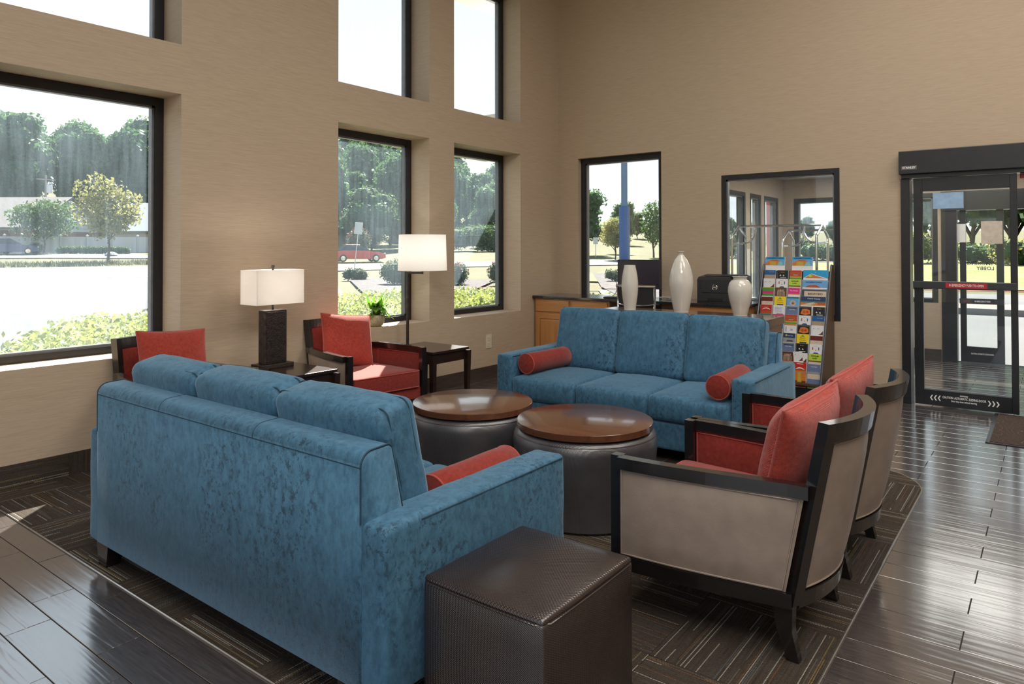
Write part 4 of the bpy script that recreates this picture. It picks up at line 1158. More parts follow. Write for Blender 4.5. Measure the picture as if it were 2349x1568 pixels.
# office chair
t = thing('office_chair', 'black mesh office chair with chrome frame, drawn up to the counter', 'chair', (-3.345, 6.42, 0), math.radians(3))
MESHB = M('black_mesh_fabric', (.010, .010, .012), .7, var=.3, nscale=300, bmp=.5, bscale=500)
b = B(); b.tube([(-.215, 0, 1.045), (.215, 0, 1.045)], .0165, 12); b.out('top_bar', CHROME, t)
b = B()
for s in (-1, 1): b.tube(smooth_path([(s * .205, 0, 1.045), (s * .200, .01, .90), (s * .190, .0, .70), (s * .185, .06, .50), (s * .18, .25, .455)], 5), .0115, 8)
b.out('side_tube', CHROME, t)
b = B(); b.tube(smooth_path([(-.195, -.005, .865), (-.10, -.028, .855), (.10, -.028, .855), (.195, -.005, .865)], 5), .010, 8); b.out('back_brace', CHROME, t)
b = B(); b.box(-.190, .190, -.004, .008, .52, 1.035, .003); b.out('mesh_back', MESHB, t)
B().box(-.185, .185, .06, .52, .445, .475, .010).out('seat', MESHB, t)
for s in (-1, 1): 
    b = B(); b.tube(smooth_path([(s * .20, .02, .66), (s * .235, .10, .67), (s * .24, .32, .66), (s * .22, .36, .55), (s * .19, .34, .46)], 5), .0105, 8); b.out('armrest', CHROME, t)
B().lathe([(.028, .10), (.028, .30), (.020, .30), (.020, .445), (.06, .447), (0, .448)], 16, Matrix.Translation((0, .27, 0))).out('gas_column', CHROME, t)
for k in range(5):
    a = 2 * PI * k / 5 + .3; b = B(); b.tube([(0, .27, .11), (.27 * math.cos(a), .27 + .27 * math.sin(a), .075)], [.022, .013], 8); lg = b.out('leg', CHROME, t)
    b = B(); b.lathe([(0, -.010), (.026, -.010), (.028, 0), (.026, .010), (0, .010)], 14, Matrix.Translation((.27 * math.cos(a), .27 + .27 * math.sin(a), .029)) @ Matrix.Rotation(PI / 2, 4, 'X')); b.out('caster', BLACKP, lg)

# ------------------------------------------------------------------ brochure rack with every leaflet stack
RX0, RX1 = -2.352, -1.690
t = thing('brochure_rack', 'tall dark brown tiered brochure rack against the far wall', 'rack', (0, 0, 0))
RB = m_wood('rack_brown_board', (.070, .038, .022), (.110, .062, .038), .4, 'Z', .6, bmp=.03)
REDGE = M('rack_grey_edge', (.075, .085, .105), .3)
pro = [(7.355, 0), (7.355, 1.262)] + [(7.30 + .02 * math.cos(a), 1.242 + .02 * math.sin(a)) for a in (PI / 2, PI * .7, PI * .9)] + [(7.262, 1.20), (6.86, .16), (6.86, 0)]
for x0, x1 in ((RX0, RX0 + .016), (RX1 - .016, RX1)):
    b = B(); b.prism(pro, x0, x1, 'X'); o = b.out('side_panel', RB, t)
    ed = [((x0 + x1) / 2, y, z) for y, z in pro[2:]]
    B().tube(ed, .0095, 6).out('edge_band', REDGE, o)
B().box(RX0 + .016, RX1 - .016, 7.335, 7.352, .02, 1.20).out('back_board', RB, t)
B().box(RX0 + .016, RX1 - .016, 6.87, 7.33, .150, .168).out('bottom_shelf', RB, t)
B().box(RX0 + .016, RX1 - .016, 6.92, 7.33, .0, .150).out('plinth', M('recess_black', (.004, .004, .005), .6), t)
PITZ, PITY = .0855, .0325
CLEAR = M('grey_pocket_edge', (.30, .30, .31), .25)
def shelf_z(i): return 1.208 - i * PITZ      # top of leaflet row i (0..10)
def shelf_y(i): return 7.262 - i * PITY
for i in range(11):
    B().box(RX0 + .016, RX1 - .016, shelf_y(i) - .014, shelf_y(i) - .0125, shelf_z(i) - .20, shelf_z(i) - .090).out('pocket_divider', CLEAR, t)
PM = {}
PAL = dict(blue=(.010, .10, .30), sky=(.02, .33, .62), tan=(.36, .28, .18), black=(.012, .011, .012), white=(.72, .72, .74), red=(.50, .025, .018), orange=(.60, .18, .03), rust=(.42, .08, .02), green=(.07, .28, .04), lime=(.45, .60, .05), pink=(.70, .02, .22), yellow=(.80, .62, .02), dkred=(.14, .018, .015), grey=(.28, .29, .31), slate=(.13, .18, .32), navy=(.015, .045, .11), teal=(.02, .16, .20), cream=(.60, .50, .40), brown=(.12, .045, .02), gold=(.50, .35, .05), purple=(.16, .05, .30), mint=(.22, .50, .45), dkgrey=(.06, .065, .07), ltblue=(.14, .36, .66))
def pm(c):
    if c not in PM: PM[c] = M('print_' + c, PAL[c], .38, var=.06, nscale=60)
    return PM[c]
TILT = math.radians(8)
def brochure(row, x0, x1, bands, label, texts=(), ht=.212, th=.0085, dz=0., roll=0., marks=(), dy=0., kind='brochure'):
    """a stack of leaflets in one pocket; bands: (colour, share from the top 0..1 of the visible height); texts: (string, size, colour, u, v)"""
    z = shelf_z(row) + dz; y = shelf_y(row) + dy; w = x1 - x0
    t = thing(kind, label, 'brochure', ((x0 + x1) / 2, y, z), 0, 'brochures in the rack')
    t.rotation_euler = (-TILT, roll, 0)
    B().box(-w / 2, w / 2, 0, th, -ht, 0, .0008).out('leaflet_stack', pm('white'), t)
    vis = .088 if ht < .215 else ht - .004
    pz = -.0006
    vs_ = []; fs = []; fm = []; ms = []
    for (c, share) in bands:
        h = vis * share; nz = pz - h
        if pm(c) not in ms: ms.append(pm(c))
        k = len(vs_); x_ = w / 2 - .0008
        vs_ += [(-x_, -.0004, nz), (x_, -.0004, nz), (x_, -.0004, pz), (-x_, -.0004, pz)]; fs.append((k, k + 1, k + 2, k + 3)); fm.append(ms.index(pm(c))); pz = nz
    # small printed shapes: (kind, colour, u, v, size...)
    zb = -.0010
    for mk in marks:
        c = mk[1]
        if pm(c) not in ms: ms.append(pm(c))
        if mk[0] == 'disc':
            u, v, r = mk[2:5]; pts = [(u * w / 2 + r * math.cos(2 * PI * i / 16), zb, -v * vis + r * math.sin(2 * PI * i / 16)) for i in range(16)]
        elif mk[0] == 'rect':
            u0, u1, v0, v1 = mk[2:6]; pts = [(u0 * w / 2, zb, -v1 * vis), (u1 * w / 2, zb, -v1 * vis), (u1 * w / 2, zb, -v0 * vis), (u0 * w / 2, zb, -v0 * vis)]
        elif mk[0] == 'poly': pts = [(u * w / 2, zb, -v * vis) for u, v in mk[2]]
        k = len(vs_); vs_ += pts; fs.append(tuple(range(k, k + len(pts)))); fm.append(ms.index(pm(c))); zb -= .00004
    mesh_obj('cover_print', vs_, fs, None, t, False, ms, fm)
    for (s, sz, c, u, v, *q) in texts:
        text_obj(s, sz, pm(c), t, (u * w / 2, zb - .0002, -v * vis), (PI / 2, 0, 0), sx=q[0] if q else 1., ext=.0001, bold=q[1] if len(q) > 1 else .0002)
    return t
CW = (RX1 - RX0 - .040) / 5
def cx(j): return RX0 + .020 + CW * j
def B_(row, col, bands, label, **k):
    x0 = cx(col) + .006; return brochure(row, x0, x0 + CW - .012, bands, label, **k)
def BW(row, bands, label, c0=3, **k):
    x0 = cx(c0) + .010; return brochure(row, x0, cx(5) - .008, bands, label, **k)
ROWN = ['top row', 'second row', 'third row', 'fourth row', 'fifth row', 'sixth row', 'seventh row', 'eighth row', 'ninth row', 'tenth row', 'bottom row']
COLN = ['outer left', 'second', 'middle', 'fourth', 'outer right']
figs = [('rect', 'red', -.55, -.40, .30, .62), ('rect', 'blue', .40, .55, .30, .62), ('disc', 'rust', 0, .62, .004), ('poly', 'navy', [(-.5, 1.0), (-.2, .86), (.3, .86), (.5, 1.0)])]
catch = [('rect', 'black', -.85, .85, .05, 1.), ('poly', 'white', [(-.55, .62), (-.35, .50), (-.25, .70)]), ('poly', 'white', [(.0, .68), (.15, .50), (.30, .70)]), ('rect', 'white', -.4, .6, .84, .90)]
arch = [('poly', 'white', [(-.75, .58), (-.5, .40), (0, .32), (.5, .40), (.75, .58), (.5, .50), (0, .43), (-.5, .50)])]
hag = [('poly', 'orange', [(-.95, 1.), (-.95, .70), (-.5, .38), (.1, .36), (.45, .42), (.30, .72), (.15, 1.)]), ('rect', 'gold', -.55, .10, .55, 1.), ('poly', 'mint', [(.25, 1.), (.4, .6), (.7, .55), (.8, 1.)]), ('rect', 'rust', -.40, .30, .36, .44)]
# two regional guides standing on top
for i, (xa, xb) in enumerate(((-2.325, -2.135), (-2.065, -1.870))):
    g_ = brochure(0, xa, xb, [('sky', .30), ('ltblue', .70)], ['travel guide with orange town picture standing on the rack top, left of two', 'travel guide with orange town picture standing on the rack top, right of two'][i], texts=[('HAGERSTOWN', .020, 'navy', .0, .17, 1.15, .0006)], marks=hag, dz=.133, dy=.040, ht=.142, th=.012)
# row by row: (colours, texts, marks, wording)
F_ = {}
def d_blue(): return dict(bands=[('blue', .55), ('tan', .45)], texts=[('OLD TOWN', .009, 'gold', .25, .22)], words='blue and sand coloured brochure')
def d_catch(): return dict(bands=[('dkgrey', 1.)], marks=catch, texts=[('Antietam', .010, 'gold', 0, .22)], words='black brochure with white figures')
def d_rust(): return dict(bands=[('red', .12), ('rust', .58), ('gold', .12), ('green', .18)], texts=[('Penn Dutch', .013, 'orange', 0, .32), ('Welcome', .011, 'white', 0, .52)], words='rust red brochure with green foot')
def d_dot(): return dict(bands=[('white', 1.)], marks=[('disc', 'navy', -.6, .35, .0035), ('poly', 'brown', [(.1, 1.), (.5, .85), (.9, .55), (.9, 1.)])], texts=[('Visit us', .008, 'slate', .15, .35)], words='pale brochure with a dark dot')
def d_figs(): return dict(bands=[('white', 1.)], marks=figs, texts=[('civil war', .008, 'grey', 0, .18)], words='white brochure with red and blue figures')
def d_lime(): return dict(bands=[('lime', .72), ('brown', .12), ('cream', .16)], texts=[('ANTIQUES', .015, 'black', 0, .24, .95, .0006), ('& ART', .015, 'black', 0, .48, 1, .0006)], words='lime antiques brochure')
def d_green(): return dict(bands=[('gold', .08), ('green', .36), ('pink', .26), ('green', .30)], words='green brochure with pink band')
def d_luray(): return dict(bands=[('brown', 1.)], marks=[('rect', 'cream', -.62 + .2 * i, -.55 + .2 * i, .42, .95) for i in range(7)], texts=[('LURAY', .026, 'cream', 0, .34, .8, .0006)], words='brown caverns brochure')
def d_outlet(): return dict(bands=[('pink', .62), ('orange', .12), ('white', .26)], texts=[('The Outlet', .017, 'white', .0, .32)], words='magenta shopping brochure')
def d_dkred(): return dict(bands=[('white', .10), ('dkred', .50), ('cream', .40)], texts=[('museum', .010, 'grey', 0, .78)], words='dark red and cream brochure')
def d_sky(): return dict(bands=[('yellow', 1.)], marks=[('poly', 'green', [(-.35, .28), (0, .10), (.35, .28)]), ('rect', 'navy', -.5, .6, .86, 1.)], texts=[('Skyline', .018, 'rust', 0, .42), ('Caverns', .018, 'rust', 0, .64)], words='yellow caverns brochure')
def d_emb(): return dict(bands=[('teal', .18), ('ltblue', .82)], marks=[('disc', 'cream', 0, .70, .026), ('disc', 'tan', 0, .70, .019), ('poly', 'brown', [(-.2, .78), (0, .62), (.2, .78)])], words='light blue brochure with round emblem')
def d_arch(): return dict(bands=[('red', .70), ('rust', .30)], marks=arch, texts=[('Mountain', .011, 'gold', 0, .20)], words='red brochure with white arch')
def d_lines(): return dict(bands=[('white', 1.)], marks=[('rect', 'slate', -.7, .5, .25 + .13 * i, .28 + .13 * i) for i in range(5)] + [('rect', 'dkred', -.4, .7, .93, 1.)], words='white brochure with grey lines')
def d_slate(): return dict(bands=[('cream', .06), ('slate', .94)], marks=[('rect', 'navy', -.8, .8, .22, .32)], texts=[('Civil War', .015, 'white', 0, .42)], words='slate blue brochure')
def d_food(): return dict(bands=[('dkgrey', .18), ('black', .82)], marks=[('poly', 'orange', [(-.8, .82), (-.5, .30), (.2, .26), (.75, .40), (.8, .82), (0, .95)]), ('disc', 'rust', -.2, .62, .013), ('disc', 'red', .3, .60, .011)], words='black brochure with orange food picture')
def d_script(): return dict(bands=[('orange', .16), ('white', .84)], marks=[('rect', 'slate', -.75, -.62, .3, .85)], texts=[(':ic', .034, 'purple', .2, .62)], words='white brochure with orange top edge')
def d_car(): return dict(bands=[('navy', .50), ('grey', .50)], marks=[('disc', 'gold', -.5, .24, .011), ('poly', 'dkgrey', [(-.5, .92), (-.3, .74), (.5, .74), (.7, .92)])], texts=[('Auto Guide', .010, 'white', .2, .28)], words='navy brochure with car picture')
def d_teal(): return dict(bands=[('teal', 1.)], words='dark teal brochure')
grid = {0: [d_blue, d_catch, d_rust], 1: [d_dot, d_figs, d_lime], 2: [d_green, d_luray, d_outlet], 3: [d_dkred, d_sky, d_emb],
        4: [d_arch, d_lines, d_slate, d_food, d_catch], 5: [d_teal, d_outlet, d_rust, d_figs, d_blue], 6: [d_teal, d_blue, d_script, d_food, d_dot],
        7: [None, d_lines, d_car, d_sky, d_dkred], 8: [None, None, d_slate, d_catch, d_figs], 9: [None, None, d_luray, d_dot, d_lime]}
for r_, lst in grid.items():
    for c_, fn in enumerate(lst):
        if fn is None: continue
        d = fn(); B_(r_, c_, d['bands'], '%s, %s column of the rack, %s' % (d['words'], COLN[c_], ROWN[r_]), texts=d.get('texts', ()), marks=d.get('marks', ()))
BW(0, [('sky', .92), ('white', .08)], 'large light blue county guide with house picture, top right of the rack', marks=[('poly', 'white', [(-.98, .92), (-.35, .40), (.95, .92)]), ('poly', 'orange', [(-.9, .92), (-.35, .46), (.75, .92)]), ('poly', 'lime', [(-.62, .66), (-.42, .50), (-.22, .66), (-.42, .82)]), ('disc', 'yellow', 0, .26, .004)], dz=.006)
BW(1, [('ltblue', .80), ('white', .20)], 'wide blue town guide with reddish skyline, second row right of the rack', texts=[('HAGERSTOWN', .018, 'navy', -.1, .22, 1.2, .0005)], marks=[('poly', 'rust', [(-.8, .80), (-.5, .55), (.1, .50), (.5, .80)])], dz=-.008)
BW(2, [('dkgrey', .90), ('white', .10)], 'wide brown guide with cream BEDFORD label, third row right of the rack', marks=[('rect', 'cream', -.78, .96, .16, .88)], texts=[('BEDFORD', .028, 'brown', .10, .48, 1.1, .0009)], dz=-.012)
BW(3, [('navy', .50), ('teal', .16), ('orange', .24), ('gold', .10)], 'wide dark blue county guide with orange evening street, fourth row right', texts=[('Center County', .019, 'white', .05, .24)], marks=[('poly', 'cream', [(-.98, .96), (.0, .62), (.2, .70), (-.2, .96)]), ('rect', 'rust', .35, .95, .60, .9)], dz=.010)
brochure(10, cx(2) + .006, cx(3) - .006, [('orange', .08), ('white', .92)], 'tall white brochure with purple script, bottom row beside the far sofa', texts=[(':ic', .034, 'purple', .1, .34)], ht=.232)
brochure(10, cx(3) + .006, cx(4) - .006, [('red', .22), ('rust', .12), ('orange', .40), ('brown', .14), ('red', .12)], 'tall red and orange autumn brochure, bottom row of the rack', marks=[('poly', 'white', [(-.75, .30), (-.4, .22), (0, .20), (.4, .22), (.75, .30), (.4, .27), (0, .25), (-.4, .27)]), ('poly', 'gold', [(-.4, .80), (-.3, .42), (.1, .38), (.3, .80)]), ('rect', 'white', -.5, .5, .055, .075)], ht=.232)
brochure(10, cx(4) + .006, cx(5) - .006, [('cream', .03), ('slate', .30), ('grey', .08), ('cream', .22), ('slate', .22), ('green', .10), ('lime', .05)], 'tall brochure with cloudy sky over green field, bottom right of the rack', texts=[('Civil War', .014, 'white', 0, .14)], ht=.232)
brochure(9, cx(3) - .010, cx(3) + .075, [('white', 1.)], 'pale leaflet slipped out and tilted over the ones in the tenth row', marks=[('disc', 'navy', -.5, .30, .0035), ('poly', 'brown', [(.0, 1.), (.6, .80), (.95, .60), (.95, 1.)])], dz=.010, roll=math.radians(-7), dy=-.0105, th=.003)

# ================================================================== LUGGAGE CARTS IN THE VESTIBULE
def cart(label, loc, rz=0., L=.94, zt=1.69):
    t = thing('luggage_cart', label, 'cart', loc, rz, 'chrome luggage carts in the vestibule')
    h = L / 2; w = .24
    B().box(-h, h, -w - .02, w + .02, .17, .215, .01).out('deck', M('grey_carpet_deck', (.10, .09, .09), .9), t)
    for s in (-1, 1):
        b = B(); b.tube(smooth_path([(s * h, -w, .215), (s * h, -w, 1.0), (s * h, -w, zt - .17), (s * h, -w * .9, zt - .12)], 5) + [(s * h, 0, zt)] + smooth_path([(s * h, w * .9, zt - .12), (s * h, w, zt - .17), (s * h, w, 1.0), (s * h, w, .215)], 5), .014, 10)
        b.out('end_frame', CHROME, t)
        b = B(); b.tube([(s * h, -w, zt - .20), (s * h, w, zt - .20)], .012, 8); b.out('cross_bar', CHROME, t)
        b = B(); b.tube(smooth_path([(s * (h - .19), 0, zt), (s * (h - .19), 0, zt - .09), (s * (h - .14), 0, zt - .17), (s * (h - .06), 0, zt - .20), (s * h, 0, zt - .20)], 6), .013, 10); b.out('corner_brace', CHROME, t)
    b = B(); b.tube([(-h, 0, zt), (h, 0, zt)], .015, 12); b.out('hanging_rail', CHROME, t)
    for sx in (-1, 1):
        for sy in (-1, 1):
            b = B(); b.lathe([(0, -.02), (.075, -.02), (.085, 0), (.075, .02), (0, .02)], 20, Matrix.Translation((sx * (h - .12), sy * (w - .05), .086)) @ Matrix.Rotation(PI / 2, 4, 'X')); b.out('wheel', BLACKP, t)
    return t
cart('chrome luggage cart seen through the inner window, nearer of the two', (-2.515, 8.38, 0), 0)
cart('chrome luggage cart seen through the inner window, further back', (-2.28, 9.55, 0), 0, zt=1.66)
# notices taped to glass, and one painted reflection
PAPER = M('paper_white', (.74, .72, .70), .7, var=.04)
def notice(label, x0, x1, y, z0, z1, mt_, lines=0, ax='Y'):
    if ax == 'Y': o = B().box(x0, x1, y - .0012, y, z0, z1).out('paper_notice', mt_)
    else: o = B().box(y, y + .0012, x0, x1, z0, z1).out('paper_notice', mt_)
    return tag(o, label, 'notice')
notice('white paper notice taped to the outer door glass', -.995 + .02, -.86, VY1 + .0165, 1.50, 1.73, PAPER)
notice('beige square poster on the outer door glass beside the white notice', -.70, -.48, VY1 + .0185, 1.48, 1.76, M('beige_poster', (.52, .42, .36), .7))
notice('pale blue sheet standing in for a reflection high on the sliding door glass', -.855, -.62, YB - .0205, 1.78, 1.925, M('pale_blue_reflection', (.30, .46, .68), .4))  # thin sheet that paints a blue reflection onto the pane
notice('crumpled white sheet on the vestibule side window', 8.90, 9.00, VX0 + .002, 1.06, 1.42, PAPER, ax='X')

# ================================================================== OUTSIDE
PR = [0, 28, 45, 60, 66, 84, 110, 150, 200, 300]; PZ = [-.1, -.1, .05, .35, .6, 1.15, 2.2, 9, 16, 20]
def ter(x, y):
    r = math.hypot(x, y); z = float(np.interp(r, PR, PZ)); az = math.degrees(math.atan2(-x, y)); k = float(np.interp(az, [20, 50], [.25, 1]))
    if r > 110: z = 2.2 + (z - 2.2) * k
    return z
def ground_mat(name, c0, c1, c2, sc=2.0, bmp=.5, fine=30):
    mt, nt, b = _new(name); geo = node(nt, 'ShaderNodeNewGeometry')
    a = noise(nt, geo.outputs['Position'], sc, 5, .65); f_ = noise(nt, geo.outputs['Position'], fine, 3, .7)
    c = ramp(nt, mth(nt, 'MULTIPLY_ADD', f_, .5, mth(nt, 'MULTIPLY', a, .5)), [(.35, c0), (.5, c1), (.65, c2)])
    nt.links.new(c, b.inputs['Base Color']); b.inputs['Roughness'].default_value = .9; b.inputs['Specular IOR Level'].default_value = .2
    nt.links.new(bump(nt, f_, bmp, .03), b.inputs['Normal']); return mt
GRASS = ground_mat('dry_summer_grass', (.058, .060, .022), (.090, .086, .036), (.125, .115, .060), .35)
FIELD = ground_mat('tall_field_grass', (.095, .105, .028), (.15, .155, .052), (.21, .20, .095), .5, 1., 6)
ASPH = ground_mat('sun_bleached_asphalt', (.085, .086, .090), (.105, .106, .110), (.125, .126, .130), .25, .2, 60)
ROADM = ground_mat('road_asphalt', (.105, .105, .105), (.125, .125, .125), (.14, .14, .138), .2, .2, 60)
MULCH = ground_mat('grey_mulch', (.03, .025, .025), (.08, .07, .07), (.15, .13, .13), 3, 1., 18)
CONC = ground_mat('pale_concrete', (.16, .157, .147), (.19, .187, .177), (.21, .207, .197), .8, .2, 50)
REDC = ground_mat('red_painted_curb', (.20, .035, .03), (.25, .05, .045), (.28, .075, .065), 3, .2, 50)
# terrain: polar grid, fine near the building
rs = [0, 6, 12, 18, 24, 28, 33, 38, 45, 52, 60, 66, 75, 84, 97, 110, 130, 150, 175, 200, 250, 300, 420]; na = 96
V = []; F = []
for r_ in rs:
    for k in range(na):
        a = 2 * PI * k / na; x, y = -r_ * math.sin(a), r_ * math.cos(a); V.append((x, y, ter(x, y) - .02))
for i in range(len(rs) - 1):
    for k in range(na): F.append((i * na + k, i * na + (k + 1) % na, (i + 1) * na + (k + 1) % na, (i + 1) * na + k))
mesh_obj('ground', V, F, GRASS, None, True)['kind'] = 'structure'
def patch(name, poly, mt_, lift=.02, step=6, label=None):
    """drape a polygon (quad strip: list of left/right point pairs) on the terrain"""
    V = []; F = []; n = len(poly)
    for (a, c) in poly:
        for k in range(step + 1):
            x = a[0] + (c[0] - a[0]) * k / step; y = a[1] + (c[1] - a[1]) * k / step; V.append((x, y, ter(x, y) + lift))
    for i in range(n - 1):
        for k in range(step): F.append((i * (step + 1) + k, i * (step + 1) + k + 1, (i + 1) * (step + 1) + k + 1, (i + 1) * (step + 1) + k))
    o = mesh_obj(name, V, F, mt_); struct(o, label); return o
def ext(p, q, t): return (p[0] + (q[0] - p[0]) * t, p[1] + (q[1] - p[1]) * t)
nearE = [(-46, -40), (-42, -12), (-38, 11.3), (-35.6, 28.5), (-32.9, 38.6), (-25.3, 47.3), (-8, 62), (30, 90)]
farE = [(-62, -40), (-58, -12), (-53.4, 15.9), (-43.5, 33.8), (-39.2, 46.0), (-29.7, 55.6), (-12, 72), (26, 102)]
patch('road', list(zip(nearE, farE)), ROADM, .03, 6, 'pale main road beyond the parking lot')
patch('parking_lot', [((-5.3, -60), (-46, -40)), ((-5.3, -20), (-42, -12)), ((-5.3, 2.0), (-38, 9.5)), ((-10.0, 9.2), (-37.5, 17)), ((-18, 14.6), (-33, 22.8)), ((-27, 21.2), (-35.8, 26.5))], ASPH, .045, 10, 'sun-bleached parking lot')
patch('road_line', [((-38.4, -12), (-38.9, -12)), ((-37.3, 10.5), (-37.8, 10.6)), ((-35.0, 27.6), (-35.5, 27.8))], WHITE, .052, 2)
patch('access_drive', [((-88, 8), (-70, 12)), ((-79, 24), (-66, 23)), ((-74, 33.5), (-60.5, 30))], ASPH, .05, 5)
patch('curb_line', [((-9.6, 9.2), (-9.9, 9.0)), ((-18, 14.6), (-18.2, 14.3)), ((-27, 21.2), (-27.2, 20.9))], CONC, .14, 1)
patch('mulch_bed', [((-6, 9.6), (-9.2, 9.9)), ((-10, 14), (-17.6, 15.2)), ((-17, 20), (-26, 21.5)), ((-20.5, 25.5), (-27.5, 23.5))], MULCH, .06, 5)
patch('mulch_bed', [((-6.0, 13.0), (-4.0, 13.2)), ((-14.0, 24), (-7, 26)), ((-21, 35), (-12, 40))], MULCH, .06, 6)
patch('lawn_patch', [((-7.6, 20), (-4.2, 20.5)), ((-14.6, 28.5), (-9.5, 31))], GRASS, .075, 4)
patch('red_curb', [((-18, 19), (-17.8, 18.7)), ((-13.3, 22.9), (-13.2, 22.5)), ((-7, 26.8), (-6.9, 26.4)), ((0, 28.6), (0, 28.2)), ((14, 30), (14, 29.6))], REDC, .13, 1)
patch('driveway', [((-13.2, 22.4), (-5.6, 10.7)), ((-6.9, 26.3), (-1.1, 10.7)), ((0, 28.1), (4, 10.7)), ((30, 31), (22, 10.7))], ASPH, .04, 8, 'drive in front of the entrance')
patch('brick_walk', [((-3.2, 19.2), (-3.2, 20.9)), ((12, 19.2), (12, 20.9))], ground_mat('brick_paving', (.20, .12, .095), (.25, .16, .135), (.28, .21, .18), 3, .4, 30), .17, 2)
struct(B().box(-3.25, 12, 18.9, 19.2, -.1, .08).out('kerb', CONC))
patch('field', [((-18, 27), (-40, 90)), ((-8, 29), (-16, 100)), ((0, 30.5), (4, 105)), ((14, 33), (50, 100))], FIELD, .05, 10, 'sunlit tall grass field beyond the entrance')

# ---- foliage builders
def leaf_cloud(name, blobs, n, size, mt_, seed=0, parent=None, core=.62, flat=.0):
    """leaf-sized quads scattered over and through a set of ellipsoid blobs, with a rough dark inner mass"""
    rr = np.random.RandomState(seed); tot = sum(b_[3] * b_[4] * b_[5] for b_ in blobs) or 1
    V = []; 
    for b_ in blobs:
        k = max(8, int(n * (b_[3] * b_[4] * b_[5]) / tot))
        d = rr.normal(size=(k, 3)); d /= np.linalg.norm(d, axis=1)[:, None]
        rad = rr.uniform(.62, 1.06, size=(k, 1)); c = d * rad * np.array(b_[3:6]) + np.array(b_[:3])
        a = rr.normal(size=(k, 3)); a += d * .4; a /= np.linalg.norm(a, axis=1)[:, None]
        u = np.cross(a, rr.normal(size=(k, 3))); u /= np.linalg.norm(u, axis=1)[:, None]; w = np.cross(a, u)
        s = size * rr.uniform(.55, 1.3, size=(k, 1))
        q = np.stack([c - u * s, c - w * s * .55, c + u * s, c + w * s * .55], 1); V.append(q.reshape(-1, 3))
    V = np.concatenate(V); nq = len(V) // 4
    me = bpy.data.meshes.new(name); me.vertices.add(len(V)); me.vertices.foreach_set('co', V.ravel().astype(np.float32))
    me.loops.add(nq * 4); me.loops.foreach_set('vertex_index', np.arange(nq * 4, dtype=np.int32)); me.polygons.add(nq)
    me.polygons.foreach_set('loop_start', np.arange(0, nq * 4, 4, dtype=np.int32)); me.polygons.foreach_set('loop_total', np.full(nq, 4, dtype=np.int32))
    me.update(); me.validate(); me.materials.append(mt_)
    return me
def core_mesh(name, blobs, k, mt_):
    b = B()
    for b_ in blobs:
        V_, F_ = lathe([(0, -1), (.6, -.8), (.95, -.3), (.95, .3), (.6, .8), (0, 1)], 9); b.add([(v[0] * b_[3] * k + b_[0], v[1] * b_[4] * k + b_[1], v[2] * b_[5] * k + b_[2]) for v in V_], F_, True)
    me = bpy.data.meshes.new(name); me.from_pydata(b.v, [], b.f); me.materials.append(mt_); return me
LF_FOREST = m_leaf('forest_leaves', (.034, .080, .028), (.060, .125, .040), (.115, .19, .062), .40, .22)
LF_PALE = m_leaf('sunlit_yellow_green_leaves', (.14, .14, .03), (.27, .26, .08), (.38, .35, .14), .4, 1.5)
LF_MID = m_leaf('mid_green_leaves', (.038, .080, .022), (.078, .14, .042), (.15, .21, .07), .35, 1.2)
LF_HEDGE = m_leaf('hedge_leaves', (.13, .18, .032), (.30, .34, .09), (.46, .45, .20), .4, 4)
LF_ROSE = m_leaf('rose_bush_leaves', (.045, .065, .030), (.095, .115, .060), (.16, .175, .11), .35, 3)
BARK = M('tree_bark', (.075, .055, .045), .9, var=.4, nscale=8, bmp=.8, bscale=20)
DARKCORE = M('shaded_inner_foliage', (.026, .058, .024), .95, var=.4, nscale=3)  # dark filler inside the crowns, inner shade put into its colour
def tree_kind(seed, h, w, trunk_h, nleaf, size, mt_, nblob=14, flat=.8):
    rr = random.Random(seed); bl = []
    ch = h - trunk_h
    for i in range(nblob):
        a = rr.uniform(0, 2 * PI); q = rr.random() ** .6; zz = trunk_h + ch * (.18 + .70 * rr.random()); k = 1 - abs((zz - trunk_h) / ch - .42) * 1.15
        r_ = w / 2 * q * .62 * max(.35, k); s = w * rr.uniform(.17, .27)
        bl.append((r_ * math.cos(a), r_ * math.sin(a), zz, s, s, s * flat))
    bl.append((0, 0, trunk_h + ch * .5, w * .30, w * .30, ch * .42))
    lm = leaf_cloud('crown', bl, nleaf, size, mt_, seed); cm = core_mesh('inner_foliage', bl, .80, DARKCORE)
    b = B(); b.tube(smooth_path([(0, 0, -.15), (.02 * h, 0, trunk_h * .6), (0, .02 * h, trunk_h * 1.2), (0, 0, h * .72)], 4), [h * .022, h * .019, h * .017, h * .016, h * .015, h * .013, h * .012, h * .011, h * .010, h * .008, h * .006, h * .004, h * .003], 7)
    for i in range(5):
        a = 2 * PI * i / 5 + seed; z0 = trunk_h * (.75 + .1 * i); b.tube([(0, 0, z0), (w * .17 * math.cos(a), w * .17 * math.sin(a), z0 + ch * .25), (w * .30 * math.cos(a + .2), w * .30 * math.sin(a + .2), z0 + ch * .5)], [h * .010, h * .007, h * .003], 5)
    tm = bpy.data.meshes.new('trunk'); tm.from_pydata(b.v, [], b.f); tm.materials.append(BARK)
    return lm, cm, tm
def plant_tree(kind, x, y, label, group=None, rz=0., sc=1., name='tree', core=True):
    t = thing(name, label, 'tree', (x, y, ter(x, y)), rz, group); t.scale = (sc, sc, sc)
    for nm, me in zip(('crown', 'inner_foliage', 'trunk'), kind):
        if nm == 'inner_foliage' and not core: continue
        link(bpy.data.objects.new(nm, me), t)
    return t
FK = [tree_kind(s, 15, 11.5, 1.2, 7000, .42, LF_FOREST, 20) for s in (1, 2, 3, 4)]
rr = random.Random(21)
